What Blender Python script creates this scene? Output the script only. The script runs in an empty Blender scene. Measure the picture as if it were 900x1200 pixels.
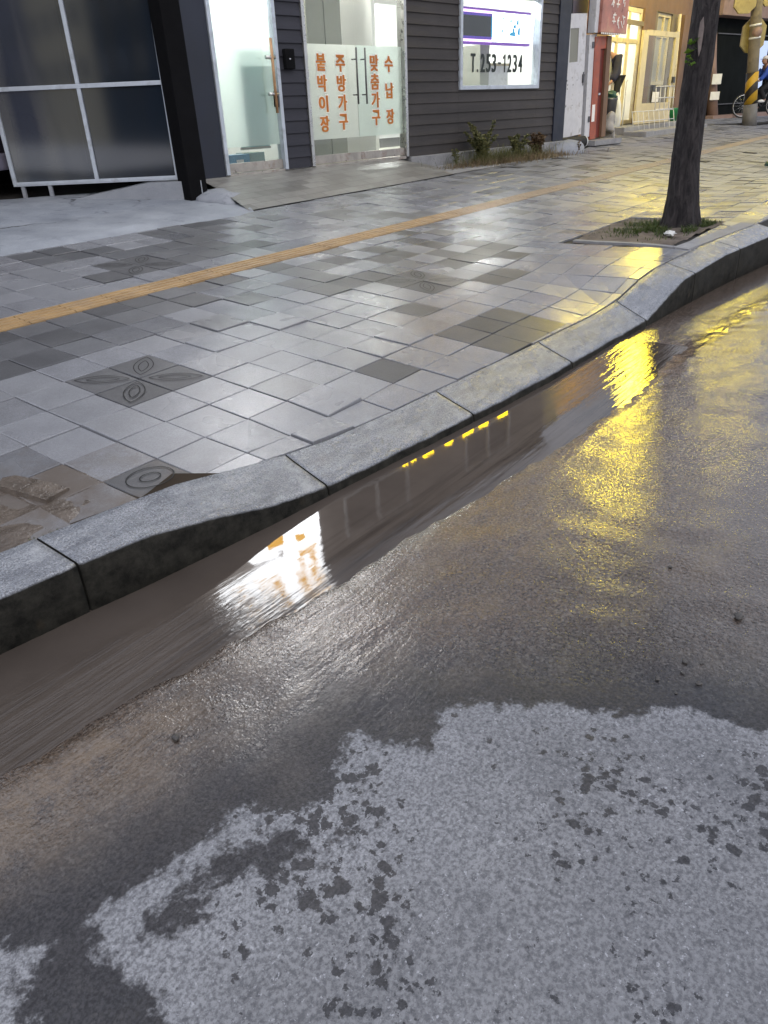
import bpy, bmesh, math, random
import numpy as np
from mathutils import Vector, Matrix, noise as mnoise

random.seed(7)
rng = np.random.default_rng(7)
C = bpy.context.scene.collection
R = math.radians
PI = math.pi

# ------------------------------------------------------------------ helpers
def obj(name, bm_or_me, mat=None, parent=None, smooth=False):
    if isinstance(bm_or_me, bpy.types.Mesh):
        me = bm_or_me
    else:
        me = bpy.data.meshes.new(name)
        bmesh.ops.recalc_face_normals(bm_or_me, faces=bm_or_me.faces)
        bm_or_me.to_mesh(me); bm_or_me.free()
    if mat is not None:
        for m in (mat if isinstance(mat, (list, tuple)) else [mat]):
            me.materials.append(m)
    if smooth:
        for p in me.polygons: p.use_smooth = True
    o = bpy.data.objects.new(name, me); C.objects.link(o)
    if parent is not None: o.parent = parent
    return o

def tag(o, label=None, cat=None, group=None, kind=None):
    if label: o['label'] = label
    if cat: o['category'] = cat
    if group: o['group'] = group
    if kind: o['kind'] = kind
    return o

def thing(name, label, cat, loc=(0, 0, 0), rotz=0.0, group=None):
    o = bpy.data.objects.new(name, None); C.objects.link(o)
    o.location = loc; o.rotation_euler = (0, 0, rotz); o.empty_display_size = .1
    return tag(o, label, cat, group)

def BM(): return bmesh.new()

def box(bm, x0, x1, y0, y1, z0, z1, mat=0, M=None, bev=0.0):
    vs = [bm.verts.new((x, y, z)) for x in (x0, x1) for y in (y0, y1) for z in (z0, z1)]
    F = [(0, 1, 3, 2), (4, 6, 7, 5), (0, 4, 5, 1), (2, 3, 7, 6), (0, 2, 6, 4), (1, 5, 7, 3)]
    fs = []
    for f in F:
        fc = bm.faces.new([vs[i] for i in f]); fc.material_index = mat; fs.append(fc)
    if bev > 0:
        es = list({e for f in fs for e in f.edges})
        r = bmesh.ops.bevel(bm, geom=es, offset=bev, segments=2, affect='EDGES', profile=.6)
        vs = list({v for f in r['faces'] for v in f.verts} | {v for v in vs if v.is_valid})
        for f in r['faces']: f.material_index = mat
    if M is not None:
        for v in vs:
            if v.is_valid: v.co = M @ v.co
    return vs

def tube(bm, pts, rad, seg=8, mat=0, cap=True):
    pts = [Vector(p) for p in pts]
    n = len(pts)
    rads = rad if isinstance(rad, (list, tuple)) else [rad] * n
    rings = []
    up = Vector((0, 0, 1))
    prev = None
    for i, p in enumerate(pts):
        t = (pts[min(i + 1, n - 1)] - pts[max(i - 1, 0)]).normalized()
        if prev is None:
            a = up if abs(t.dot(up)) < .9 else Vector((1, 0, 0))
            e1 = (a - t * a.dot(t)).normalized()
        else:
            e1 = prev - t * prev.dot(t)
            e1 = e1.normalized() if e1.length > 1e-6 else t.orthogonal().normalized()
        prev = e1
        e2 = t.cross(e1)
        rings.append([bm.verts.new(p + (e1 * math.cos(k * 2 * PI / seg) + e2 * math.sin(k * 2 * PI / seg)) * rads[i]) for k in range(seg)])
    for i in range(n - 1):
        for k in range(seg):
            f = bm.faces.new((rings[i][k], rings[i][(k + 1) % seg], rings[i + 1][(k + 1) % seg], rings[i + 1][k])); f.material_index = mat; f.smooth = True
    if cap:
        for rg in (rings[0][::-1], rings[-1]):
            f = bm.faces.new(rg); f.material_index = mat
    return rings

def poly(bm, pts, mat=0):
    f = bm.faces.new([bm.verts.new(p) for p in pts]); f.material_index = mat; return f

def prism(bm, pts2, z0, z1, mat=0, M=None):
    """closed outline pts2 (x, z) in the x-z plane pushed from y=z0 to y=z1"""
    a = [bm.verts.new((p[0], z0, p[1])) for p in pts2]; b = [bm.verts.new((p[0], z1, p[1])) for p in pts2]
    n = len(a)
    fs = [bm.faces.new(a), bm.faces.new(b[::-1])]
    for i in range(n): fs.append(bm.faces.new((a[i], b[i], b[(i + 1) % n], a[(i + 1) % n])))
    for f in fs: f.material_index = mat
    if M is not None:
        for v in a + b: v.co = M @ v.co

def lump(bm, c, r, seed=0, amp=.25, sub=3, fr=1.5, mat=0, flat=None):
    ret = bmesh.ops.create_icosphere(bm, subdivisions=sub, radius=1.0)
    o = Vector((seed * 3.1, seed * 1.7, seed * .9))
    for v in ret['verts']:
        d = 1 + amp * mnoise.fractal(v.co * fr + o, 1.0, 2.0, 4)
        v.co = Vector((c[0] + v.co.x * r[0] * d, c[1] + v.co.y * r[1] * d, c[2] + v.co.z * r[2] * d))
        if flat is not None and v.co.z < flat: v.co.z = flat
    for v in ret['verts']:
        for f in v.link_faces: f.material_index = mat; f.smooth = True

def skin(name, verts, edges, radii, mat, parent, sub=2):
    me = bpy.data.meshes.new(name + '_cage')
    me.from_pydata([tuple(v) for v in verts], edges, [])
    o = bpy.data.objects.new(name + '_cage', me); C.objects.link(o)
    m = o.modifiers.new('Skin', 'SKIN')
    lay = me.skin_vertices[0] if len(me.skin_vertices) else None
    for i, r in enumerate(radii):
        lay.data[i].radius = (r, r) if not isinstance(r, tuple) else r
        lay.data[i].use_root = (i == 0)
    s = o.modifiers.new('Sub', 'SUBSURF'); s.levels = sub; s.render_levels = sub
    dg = bpy.context.evaluated_depsgraph_get()
    nm = bpy.data.meshes.new_from_object(o.evaluated_get(dg))
    bpy.data.objects.remove(o); bpy.data.meshes.remove(me)
    nm.name = name
    nm.materials.clear()
    return obj(name, nm, mat, parent, smooth=True)

def text_mesh(body, size=.1, bold=0.0, depth=.001):
    cu = bpy.data.curves.new('lettering', 'FONT')
    cu.body = body; cu.size = size; cu.offset = bold; cu.extrude = depth; cu.resolution_u = 3
    cu.align_x = 'CENTER'; cu.align_y = 'CENTER'
    o = bpy.data.objects.new('lettering', cu); C.objects.link(o)
    dg = bpy.context.evaluated_depsgraph_get()
    me = bpy.data.meshes.new_from_object(o.evaluated_get(dg))
    bpy.data.objects.remove(o); bpy.data.curves.remove(cu)
    me.materials.clear()
    return me

def add_text(bm, body, x, z, y, size, sx=1.0, bold=0.0, mat=0, fit=None):
    """text standing in the x-z plane at depth y, facing -y"""
    me = text_mesh(body, size, bold)
    vs = np.array([v.co[:] for v in me.vertices])
    if fit is not None and len(vs):
        lo = vs.min(0); hi = vs.max(0); k = fit[0] / max(hi[0] - lo[0], 1e-6); kz = fit[1] / max(hi[1] - lo[1], 1e-6)
        vs[:, 0] = (vs[:, 0] - (lo[0] + hi[0]) / 2) * k; vs[:, 1] = (vs[:, 1] - (lo[1] + hi[1]) / 2) * kz
    else: vs[:, 0] *= sx
    nv = [bm.verts.new((x + v[0], y - v[2], z + v[1])) for v in vs]
    for p in me.polygons:
        try:
            f = bm.faces.new([nv[i] for i in p.vertices]); f.material_index = mat
        except ValueError: pass
    bpy.data.meshes.remove(me)

# ------------------------------------------------------------------ node materials
class NT:
    def __init__(s, name):
        s.m = bpy.data.materials.new(name); s.m.use_nodes = True
        s.t = s.m.node_tree; s.t.nodes.clear()
        s.out = s.n('ShaderNodeOutputMaterial')
    def n(s, typ, **k):
        nd = s.t.nodes.new(typ)
        for a, v in k.items(): setattr(nd, a, v)
        return nd
    def l(s, a, b): s.t.links.new(a, b)
    def val(s, sock, v):
        if isinstance(v, bpy.types.NodeSocket): s.l(v, sock)
        elif v is not None:
            if isinstance(v, (tuple, list)) and len(v) == 3 and sock.type == 'RGBA': v = (*v, 1)
            sock.default_value = v
    def coord(s, which='Object'): return s.n('ShaderNodeTexCoord').outputs[which]
    def attr(s, name, out='Fac'): return s.n('ShaderNodeAttribute', attribute_name=name).outputs[out]
    def mapping(s, vec, scale=(1, 1, 1), rot=(0, 0, 0), loc=(0, 0, 0)):
        m = s.n('ShaderNodeMapping'); s.l(vec, m.inputs[0])
        m.inputs['Scale'].default_value = scale; m.inputs['Rotation'].default_value = rot; m.inputs['Location'].default_value = loc
        return m.outputs[0]
    def noise(s, vec=None, scale=5, detail=4, rough=.55, dist=0, out='Fac'):
        nd = s.n('ShaderNodeTexNoise')
        if vec is not None: s.l(vec, nd.inputs['Vector'])
        nd.inputs['Scale'].default_value = scale; nd.inputs['Detail'].default_value = detail
        nd.inputs['Roughness'].default_value = rough; nd.inputs['Distortion'].default_value = dist
        return nd.outputs[out]
    def voro(s, vec=None, scale=5, feature='F1', out='Distance', rnd=1.0):
        nd = s.n('ShaderNodeTexVoronoi', feature=feature)
        if vec is not None: s.l(vec, nd.inputs['Vector'])
        nd.inputs['Scale'].default_value = scale; nd.inputs['Randomness'].default_value = rnd
        return nd.outputs[out]
    def math(s, op, a, b=None, c=None, clamp=False):
        nd = s.n('ShaderNodeMath', operation=op, use_clamp=clamp)
        for i, v in enumerate((a, b, c)):
            if v is not None: s.val(nd.inputs[i], v)
        return nd.outputs[0]
    def ramp(s, fac, stops, interp='LINEAR'):
        nd = s.n('ShaderNodeValToRGB'); s.l(fac, nd.inputs[0]); cr = nd.color_ramp; cr.interpolation = interp
        while len(cr.elements) < len(stops): cr.elements.new(.5)
        for e, (p, c) in zip(cr.elements, stops):
            e.position = p; e.color = (c, c, c, 1) if not isinstance(c, (tuple, list)) else (*c, 1) if len(c) == 3 else c
        return nd.outputs[0]
    def maprange(s, v, a, b, c=0.0, d=1.0, smooth=False):
        nd = s.n('ShaderNodeMapRange', interpolation_type='SMOOTHSTEP' if smooth else 'LINEAR')
        s.val(nd.inputs[0], v)
        for i, x in enumerate((a, b, c, d)): s.val(nd.inputs[i + 1], x)
        return nd.outputs[0]
    def mix(s, fac, a, b, blend='MIX'):
        nd = s.n('ShaderNodeMix', data_type='RGBA', blend_type=blend)
        s.val(nd.inputs['Factor'], fac); s.val(nd.inputs[6], a); s.val(nd.inputs[7], b)
        return nd.outputs[2]
    def bump(s, h, strength=.3, dist=.01, normal=None):
        nd = s.n('ShaderNodeBump'); s.l(h, nd.inputs['Height'])
        s.val(nd.inputs['Strength'], strength); nd.inputs['Distance'].default_value = dist
        if normal is not None: s.l(normal, nd.inputs['Normal'])
        return nd.outputs[0]
    def bsdf(s, color=(.5, .5, .5), rough=.5, metal=0, normal=None, spec=.5, ior=None, emit=None, estr=0, coat=None, trans=None):
        b = s.n('ShaderNodeBsdfPrincipled')
        s.val(b.inputs['Base Color'], color); s.val(b.inputs['Roughness'], rough); s.val(b.inputs['Metallic'], metal)
        s.val(b.inputs['Specular IOR Level'], spec)
        if ior is not None: s.val(b.inputs['IOR'], ior)
        if normal is not None: s.l(normal, b.inputs['Normal'])
        if emit is not None: s.val(b.inputs['Emission Color'], emit); s.val(b.inputs['Emission Strength'], estr)
        if coat is not None: s.val(b.inputs['Coat Weight'], coat); s.val(b.inputs['Coat Roughness'], .1)
        return b.outputs[0]
    def done(s, sh): s.l(sh, s.out.inputs['Surface']); return s.m

def simple(name, col, rough=.5, metal=0, var=.18, scale=6, bump=.08, bscale=60, spec=.5, dirt=0.0, dirtcol=(.1, .085, .07)):
    t = NT(name); co = t.coord()
    n = t.noise(co, scale, 6, .6)
    c = t.mix(t.maprange(n, .3, .7), tuple(x * (1 - var) for x in col), tuple(min(1, x * (1 + var)) for x in col))
    if dirt: c = t.mix(t.maprange(t.noise(co, scale * .7 + 1.3, 8, .65), .62 - dirt * .3, .8 - dirt * .2), c, dirtcol)
    r = t.maprange(t.noise(co, scale * 2, 4), .3, .7, max(.02, rough - .1), min(1, rough + .1))
    return t.done(t.bsdf(c, r, metal, t.bump(t.noise(co, bscale, 4), bump, .01), spec))

def emitter(name, col, strength):
    t = NT(name); e = t.n('ShaderNodeEmission'); e.inputs[0].default_value = (*col, 1); e.inputs[1].default_value = strength
    return t.done(e.outputs[0])

MT = {}
# ------------------------------------------------------------------ materials
def mat_road():
    t = NT('wet_asphalt'); co = t.coord()
    dry = t.attr('dry'); q = t.attr('q')
    n1 = t.noise(co, 7, 8, .65); n2 = t.noise(co, 38, 5, .6); n0 = t.noise(co, 1.6, 5, .6)
    agg = t.voro(co, 150, 'F1'); agg2 = t.voro(co, 85, 'F1', 'Color'); fine = t.noise(co, 420, 3, .7)
    # dry patch outline, ragged
    d = t.math('ADD', dry, t.math('ADD', t.math('MULTIPLY', t.math('SUBTRACT', n1, .5), .20), t.math('MULTIPLY', t.math('SUBTRACT', n2, .5), .11)))
    d = t.math('ADD', d, t.math('MULTIPLY', t.math('SUBTRACT', t.noise(co, 130, 3, .7), .5), .045))
    mask = t.maprange(d, -.012, .022, 0, 1, True)
    # wet drops inside the dry patch
    wob = t.n('ShaderNodeVectorMath', operation='MULTIPLY_ADD')
    t.l(t.noise(co, 42, 4, .7, 0, 'Color'), wob.inputs[0]); wob.inputs[1].default_value = (.05, .05, .05); t.l(co, wob.inputs[2])
    vd = t.voro(wob.outputs[0], 17, 'F1'); vc = t.voro(wob.outputs[0], 17, 'F1', 'Color')
    sep = t.n('ShaderNodeSeparateColor'); t.l(vc, sep.inputs[0])
    dens = t.maprange(t.noise(co, 2.3, 3, .6), .42, .62)
    thr = t.math('MULTIPLY', t.math('MULTIPLY', t.math('POWER', sep.outputs[0], 3.0), .30), t.math('ADD', dens, .25))
    drop = t.maprange(t.math('SUBTRACT', thr, vd), -.05, .05, 0, 1, True)
    vd2 = t.voro(wob.outputs[0], 40, 'F1'); sep2 = t.n('ShaderNodeSeparateColor'); t.l(t.voro(wob.outputs[0], 40, 'F1', 'Color'), sep2.inputs[0])
    thr2 = t.math('MULTIPLY', t.math('MULTIPLY', t.math('POWER', sep2.outputs[1], 1.5), .95), t.math('ADD', dens, .1))
    drop2 = t.maprange(t.math('SUBTRACT', thr2, vd2), -.06, .08, 0, 1, True)
    vd3 = t.voro(wob.outputs[0], 6.5, 'F1'); sep3 = t.n('ShaderNodeSeparateColor'); t.l(t.voro(wob.outputs[0], 6.5, 'F1', 'Color'), sep3.inputs[0])
    thr3 = t.math('ADD', t.math('MULTIPLY', t.math('POWER', sep3.outputs[2], 12.0), .10), t.math('MULTIPLY', t.math('SUBTRACT', n2, .5), .10))
    drop3 = t.maprange(t.math('SUBTRACT', thr3, vd3), -.005, .02, 0, 1, True)
    drops = t.math('MAXIMUM', t.math('MAXIMUM', drop, drop2), drop3)
    dryness = t.math('MULTIPLY', mask, t.math('SUBTRACT', 1.0, t.math('MULTIPLY', drops, .92)))
    # colours
    dc = t.mix(t.maprange(n0, .35, .65), (.245, .250, .266), (.345, .351, .370))
    dc = t.mix(t.maprange(d, .02, .16, .55, 0), dc, (.41, .42, .45))
    g1 = t.noise(co, 105, 4, .75); g2 = t.voro(co, 95, 'F1', 'Color')
    dc = t.mix(t.maprange(g1, .40, .58), t.mix(.62, dc, (.055, .055, .065)), dc)
    dc = t.mix(t.maprange(g2, .68, 1, 0, .75), dc, t.mix(.7, dc, (.05, .05, .058)))
    dc = t.mix(t.maprange(t.noise(co, 3.1, 6, .65), .40, .66, .30, 0), dc, (.15, .155, .17))
    dc = t.mix(t.maprange(t.noise(co, 85, 3, .7), .62, .70, 0, .6), dc, (.56, .57, .62))
    mudn = t.math('ADD', t.maprange(q, .5, 1.9, 1.0, .15), t.math('MULTIPLY', t.math('SUBTRACT', n0, .5), 1.6))
    xs = t.n('ShaderNodeSeparateXYZ'); t.l(co, xs.inputs[0])
    mudn = t.math('ADD', mudn, t.maprange(xs.outputs[0], -1.2, .3, -.3, .4), None, True)
    wc = t.mix(mudn, (.044, .044, .049), (.150, .106, .078))
    g1 = t.noise(co, 120, 4, .75); g2 = t.voro(co, 130, 'F1', 'Color')
    wc = t.mix(t.maprange(g1, .42, .60), t.mix(.75, wc, (.012, .012, .013)), wc)
    wc = t.mix(t.maprange(g2, .55, 1, 0, .75), wc, t.mix(.5, wc, (.30, .28, .26)))
    silt = t.maprange(t.noise(t.mapping(co, (1.2, 3, 1), (0, 0, R(5))), 2.1, 8, .7), .50, .75, 0, .45)
    silt = t.math('MULTIPLY', silt, t.maprange(q, .35, .55))
    wc = t.mix(t.math('MULTIPLY', silt, t.maprange(q, 1.4, 1.9, 1, .25)), wc, (.20, .155, .105))
    damp = t.maprange(t.math('ADD', d, t.math('MULTIPLY', t.math('SUBTRACT', n0, .5), .25)), -.30, -.01, 0, 1, True)
    wc = t.mix(t.math('MULTIPLY', damp, .85), wc, t.mix(t.maprange(g1, .40, .62), (.016, .016, .020), (.050, .051, .060)))
    sb = t.math('MULTIPLY', t.math('MULTIPLY', t.maprange(q, .50, .60), t.maprange(q, .90, .62)), t.maprange(xs.outputs[0], -1.05, -1.6))
    sb = t.math('MULTIPLY', sb, t.maprange(t.noise(co, 9, 6, .7), .36, .56))
    wc = t.mix(t.math('MULTIPLY', sb, .55), wc, (.23, .165, .105))
    col = t.mix(dryness, wc, dc)
    # drying fringe
    rough_w = t.maprange(t.noise(co, 5, 4), .35, .65, .10, .20)
    rough = t.mix(dryness, t.math('ADD', rough_w, t.math('MULTIPLY', damp, .26)), (.88, .88, .88))
    rb = t.n('ShaderNodeRGBToBW'); t.l(rough, rb.inputs[0])
    # relief : aggregate under a film of water, flow lines along the gutter
    flow = t.noise(t.mapping(co, (3, 30, 1), (0, 0, R(5.3))), 1.0, 5, .62, .5)
    flowm = t.maprange(q, .45, 1.7, 1.0, .10)
    nb = t.bump(t.noise(co, 62, 2, .5), t.maprange(dryness, 0, 1, .28, .12), .006)
    nb = t.bump(t.noise(co, 170, 2, .5), t.maprange(dryness, 0, 1, .22, .55), .004, nb)
    nb = t.bump(flow, t.math('MULTIPLY', flowm, t.maprange(xs.outputs[0], -.4, .8, .32, .12)), .012, nb)
    return t.done(t.bsdf(col, rb.outputs[0], 0, nb, t.math('MULTIPLY', t.maprange(dryness, 0, 1, 1.0, .2), t.math('SUBTRACT', 1.0, t.math('MULTIPLY', damp, .55)))))
MT['road'] = mat_road()

def mat_water(name, mud=(.100, .082, .070), ripple=1.0):
    t = NT(name); co = t.coord(); xs = t.n('ShaderNodeSeparateXYZ'); t.l(co, xs.inputs[0])
    q = t.attr('q')
    n = t.noise(co, 2.2, 4, .6)
    silt = t.noise(t.mapping(co, (1.1, 26, 1), (0, 0, R(5.3))), 1.0, 6, .65, .3)
    c = t.mix(t.maprange(n, .3, .7), tuple(x * .72 for x in mud), mud)
    c = t.mix(t.math('MULTIPLY', t.maprange(silt, .48, .66, 0, .75), t.maprange(q, .16, .34)), c, (.035, .028, .024))
    flow = t.noise(t.mapping(co, (2.2, 30, 1), (0, 0, R(5.3))), 1.0, 4, .6, .15)
    fl2 = t.noise(co, 26, 3, .6)
    left = t.maprange(xs.outputs[0], -1.35, -.72, 1.0, 0.05, True)
    outer = t.maprange(q, .30, .50, .0, 1, True)
    m = t.math('MULTIPLY', left, t.maprange(q, .16, .36, .1, 1))
    m = t.math('MAXIMUM', m, t.math('MULTIPLY', outer, .14))
    m = t.math('MAXIMUM', m, t.maprange(xs.outputs[0], 1.1, 1.9, 0, .40))
    m = t.math('MULTIPLY', m, .30 * ripple)
    nb = t.bump(flow, m, .02)
    nb = t.bump(fl2, t.math('MULTIPLY', m, .4), .008, nb)
    nb = t.bump(t.noise(co, 7, 2), .012, .02, nb)
    return t.done(t.bsdf(c, .025, 0, nb, .62, 1.36))
MT['water'] = mat_water('muddy_water')
MT['puddle'] = mat_water('puddle_water', (.070, .056, .043), .1)

def mat_slab():
    t = NT('wet_paving_slab'); co = t.coord()
    sh = t.attr('shade'); wet = t.attr('wet'); sd = t.attr('seed')
    off = t.n('ShaderNodeVectorMath', operation='ADD'); t.l(co, off.inputs[0])
    cmb = t.n('ShaderNodeCombineXYZ'); t.l(t.math('MULTIPLY', sd, 37.0), cmb.inputs[0]); t.l(t.math('MULTIPLY', sd, 91.0), cmb.inputs[1]); t.l(cmb.outputs[0], off.inputs[1])
    v = off.outputs[0]
    n = t.noise(v, 5, 6, .65); f = t.noise(v, 240, 3, .7); big = t.noise(co, 1.3, 5, .6)
    light = t.mix(t.maprange(n, .3, .7), (.285, .294, .322), (.395, .406, .440))
    dark = t.mix(t.maprange(n, .3, .7), (.060, .062, .068), (.098, .10, .108))
    c = t.mix(sh, dark, light)
    c = t.mix(t.maprange(f, .35, .65, .4, 0), c, (.05, .05, .055))
    c = t.mix(t.maprange(t.noise(co, 90, 4, .75), .40, .56, .35, 0), c, t.mix(sh, (.03, .03, .033), (.15, .15, .16)))
    c = t.mix(t.maprange(t.noise(v, 9, 8, .7), .58, .78, 0, .28), c, t.mix(sh, (.045, .045, .048), (.13, .128, .13)))
    c = t.mix(t.maprange(big, .42, .70, 0, .22), c, t.mix(sh, (.05, .05, .052), (.17, .168, .17)))
    stain = t.attr('mud')
    ms = t.math('ADD', stain, t.math('MULTIPLY', t.math('SUBTRACT', t.noise(co, 6, 6, .65), .5), .9))
    c = t.mix(t.maprange(ms, .3, .7, 0, .85), c, (.135, .108, .085))
    rr = t.maprange(t.math('ADD', t.math('MULTIPLY', t.noise(co, 1.8, 3, .5), .7), t.math('MULTIPLY', sd, .3)), .3, .62, .15, .33)
    rr = t.math('ADD', rr, t.math('ADD', t.maprange(wet, 0, 1, .22, 0), t.maprange(sh, 0, .6, .20, 0)))
    nb = t.bump(f, .22, .004)
    nb = t.bump(t.noise(v, 14, 4, .6), .10, .01, nb)
    return t.done(t.bsdf(c, rr, 0, nb, t.maprange(wet, 0, 1, .3, .8)))
MT['slab'] = mat_slab()

def mat_granite():
    t = NT('wet_granite_kerb'); co = t.coord()
    n = t.noise(t.mapping(co, (2, 7, 3), (0, 0, R(22))), 3, 8, .7, .4); f = t.noise(co, 170, 4, .75)
    c = t.mix(t.maprange(n, .34, .66), (.21, .225, .26), (.45, .47, .51))
    c = t.mix(t.maprange(f, .38, .6, .75, 0), c, (.045, .048, .058))
    c = t.mix(t.maprange(t.noise(co, 95, 3, .7), .58, .68, 0, .6), c, (.55, .56, .58))
    c = t.mix(t.maprange(t.noise(co, 3.5, 8, .7), .60, .70, 0, .55), c, (.46, .47, .49))
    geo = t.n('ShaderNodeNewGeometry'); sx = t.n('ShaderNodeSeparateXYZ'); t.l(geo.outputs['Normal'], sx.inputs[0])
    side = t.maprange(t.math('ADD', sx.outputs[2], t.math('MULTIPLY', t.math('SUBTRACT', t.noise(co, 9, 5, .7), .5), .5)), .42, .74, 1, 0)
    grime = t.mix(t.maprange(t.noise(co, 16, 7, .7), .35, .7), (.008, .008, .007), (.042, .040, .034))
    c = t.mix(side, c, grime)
    c = t.mix(t.math('MULTIPLY', t.maprange(t.noise(co, 2.1, 4, .6), .6, .75), .5), c, (.22, .15, .09))
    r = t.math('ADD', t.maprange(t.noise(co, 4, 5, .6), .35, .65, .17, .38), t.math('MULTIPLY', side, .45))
    nb = t.bump(f, .6, .006); nb = t.bump(t.noise(t.mapping(co, (8, 30, 8), (0, 0, R(25))), 1.3, 5, .65), .32, .01, nb)
    return t.done(t.bsdf(c, r, 0, nb, t.math('SUBTRACT', .6, t.math('MULTIPLY', side, .45))))
MT['kerb'] = mat_granite()

def mat_concrete(name, a, b, rough=.7, cr=True, sc=1.0):
    t = NT(name); co = t.coord()
    n = t.noise(co, 2.2 * sc, 8, .68); f = t.noise(co, 180, 3, .7)
    c = t.mix(t.maprange(n, .32, .68), a, b)
    c = t.mix(t.maprange(f, .4, .7, .3, 0), c, tuple(x * .35 for x in a))
    c = t.mix(t.maprange(t.noise(co, 6 * sc, 7, .7), .58, .72, 0, .6), c, tuple(x * .45 for x in a))
    h = t.noise(co, 24, 6, .65)
    if cr:
        w = t.n('ShaderNodeVectorMath', operation='MULTIPLY_ADD'); t.l(t.noise(co, 3, 4, .6, 0, 'Color'), w.inputs[0]); w.inputs[1].default_value = (.5, .5, .5); t.l(co, w.inputs[2])
        e = t.voro(w.outputs[0], .62, 'DISTANCE_TO_EDGE')
        k = t.maprange(e, .006, .02, 1, 0)
        k = t.math('MULTIPLY', k, t.maprange(t.noise(co, .9, 3, .6), .44, .56))
        c = t.mix(t.math('MULTIPLY', k, .8), c, (.03, .03, .03))
        h = t.math('SUBTRACT', h, k)
    nb = t.bump(f, .3, .004); nb = t.bump(h, .35, .014, nb)
    return t.done(t.bsdf(c, t.maprange(n, .3, .7, rough - .15, rough + .12), 0, nb, .4))
MT['concrete'] = mat_concrete('pale_concrete', (.26, .285, .33), (.42, .45, .50))
MT['mortar'] = mat_concrete('mortar', (.26, .28, .32), (.38, .40, .44), .85, False, 1.2)
MT['plinth'] = mat_concrete('plinth_concrete', (.26, .26, .27), (.40, .40, .41), .8, False, 2)

def mat_paver():
    t = NT('ramp_pavers'); co = t.coord()
    br = t.n('ShaderNodeTexBrick'); t.l(t.mapping(co, (1, 1, 1)), br.inputs['Vector'])
    br.inputs['Color1'].default_value = (.17, .165, .155, 1); br.inputs['Color2'].default_value = (.36, .35, .33, 1); br.inputs['Mortar'].default_value = (.16, .155, .15, 1)
    br.inputs['Scale'].default_value = 1; br.inputs['Brick Width'].default_value = .42; br.inputs['Row Height'].default_value = .17; br.inputs['Mortar Size'].default_value = .008; br.inputs['Mortar Smooth'].default_value = .5
    c = t.mix(t.maprange(t.noise(co, 2.4, 7, .65), .35, .7, 0, .5), br.outputs[0], (.17, .165, .155))
    c = t.mix(t.maprange(t.noise(co, 200, 3, .7), .4, .7, .25, 0), c, (.06, .06, .06))
    nb = t.bump(br.outputs['Fac'], .25, .006); nb = t.bump(t.noise(co, 30, 5, .6), .3, .008, nb)
    return t.done(t.bsdf(c, t.maprange(t.noise(co, 3, 4), .3, .7, .32, .55), 0, nb, .5))
MT['paver'] = mat_paver()
def mat_tactile():
    t = NT('tactile_yellow'); co = t.coord(); xs = t.n('ShaderNodeSeparateXYZ'); t.l(co, xs.inputs[0])
    c = t.mix(t.maprange(t.noise(co, 5, 6, .65), .3, .7), (.31, .20, .095), (.47, .315, .155))
    w = t.math('ADD', t.maprange(xs.outputs[0], 4.0, 9.5, 0, .75), t.maprange(t.noise(co, 3.3, 7, .7), .5, .75, 0, .5), None, True)
    c = t.mix(w, c, (.27, .235, .205))
    return t.done(t.bsdf(c, .42, 0, t.bump(t.noise(co, 120, 4, .7), .3, .006), .5))
MT['tactile'] = mat_tactile()
MT['soil'] = simple('tree_pit_soil', (.15, .125, .105), .9, 0, .45, 9, .9, 70, .3)
MT['joint'] = simple('joint_sand', (.035, .033, .031), .8, 0, .4, 9, .5, 90, .3)
MT['mud'] = simple('wet_mud', (.115, .092, .074), .3, 0, .4, 7, .6, 45, .6)

def mat_siding(name, a, b):
    t = NT(name); co = t.coord()
    xs = t.n('ShaderNodeSeparateXYZ'); t.l(co, xs.inputs[0])
    n = t.noise(t.mapping(co, (1.2, 1, 22)), 4, 6, .7); pl = t.noise(t.mapping(co, (.25, 1, 6.66)), 1.0, 1)
    c = t.mix(t.maprange(t.math('ADD', t.math('MULTIPLY', n, .5), t.math('MULTIPLY', pl, .5)), .35, .65), a, b)
    c = t.mix(t.maprange(t.noise(co, 1.5, 6, .65), .5, .8, 0, .4), c, tuple(x * 1.5 for x in b))
    nb = t.bump(n, .3, .006)
    return t.done(t.bsdf(c, .62, 0, nb, .35))
MT['siding'] = mat_siding('charcoal_siding', (.034, .030, .029), (.062, .055, .053))
MT['siding_blue'] = mat_siding('dark_blue_siding', (.024, .025, .034), (.040, .040, .052))
MT['navy'] = simple('navy_panel', (.014, .018, .032), .5, 0, .25, 3, .05, 40)
MT['black_paint'] = simple('black_paint', (.005, .005, .006), .85, 0, .3, 5, .1, 50, .12)
MT['alu'] = simple('pale_aluminium', (.52, .57, .64), .38, .25, .12, 4, .05, 80, .5, .25, (.28, .30, .33))
MT['steel'] = simple('brushed_steel', (.50, .50, .49), .30, .85, .15, 5, .05, 120)
MT['dark_steel'] = simple('dark_steel', (.11, .11, .115), .4, .7, .2, 5, .05, 120)
MT['steel_rail'] = simple('steel_kick_rail', (.42, .39, .35), .35, .6, .3, 4, .05, 120, .5, .3, (.22, .13, .09))
MT['wood'] = simple('oak_handle', (.42, .24, .12), .45, 0, .25, 12, .1, 90)
MT['white_paint'] = simple('white_paint', (.62, .62, .64), .55, 0, .1, 5, .08, 60, .4, .25, (.33, .31, .29))
MT['cream'] = simple('cream_paint', (.62, .54, .36), .5, 0, .12, 4, .05, 60, .4, .15, (.32, .26, .16))
MT['brown'] = simple('brown_render', (.19, .115, .072), .6, 0, .2, 3, .15, 50, .4, .2, (.13, .08, .05))
MT['taupe'] = simple('taupe_wall', (.20, .165, .12), .7, 0, .2, 3, .15, 50)
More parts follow.
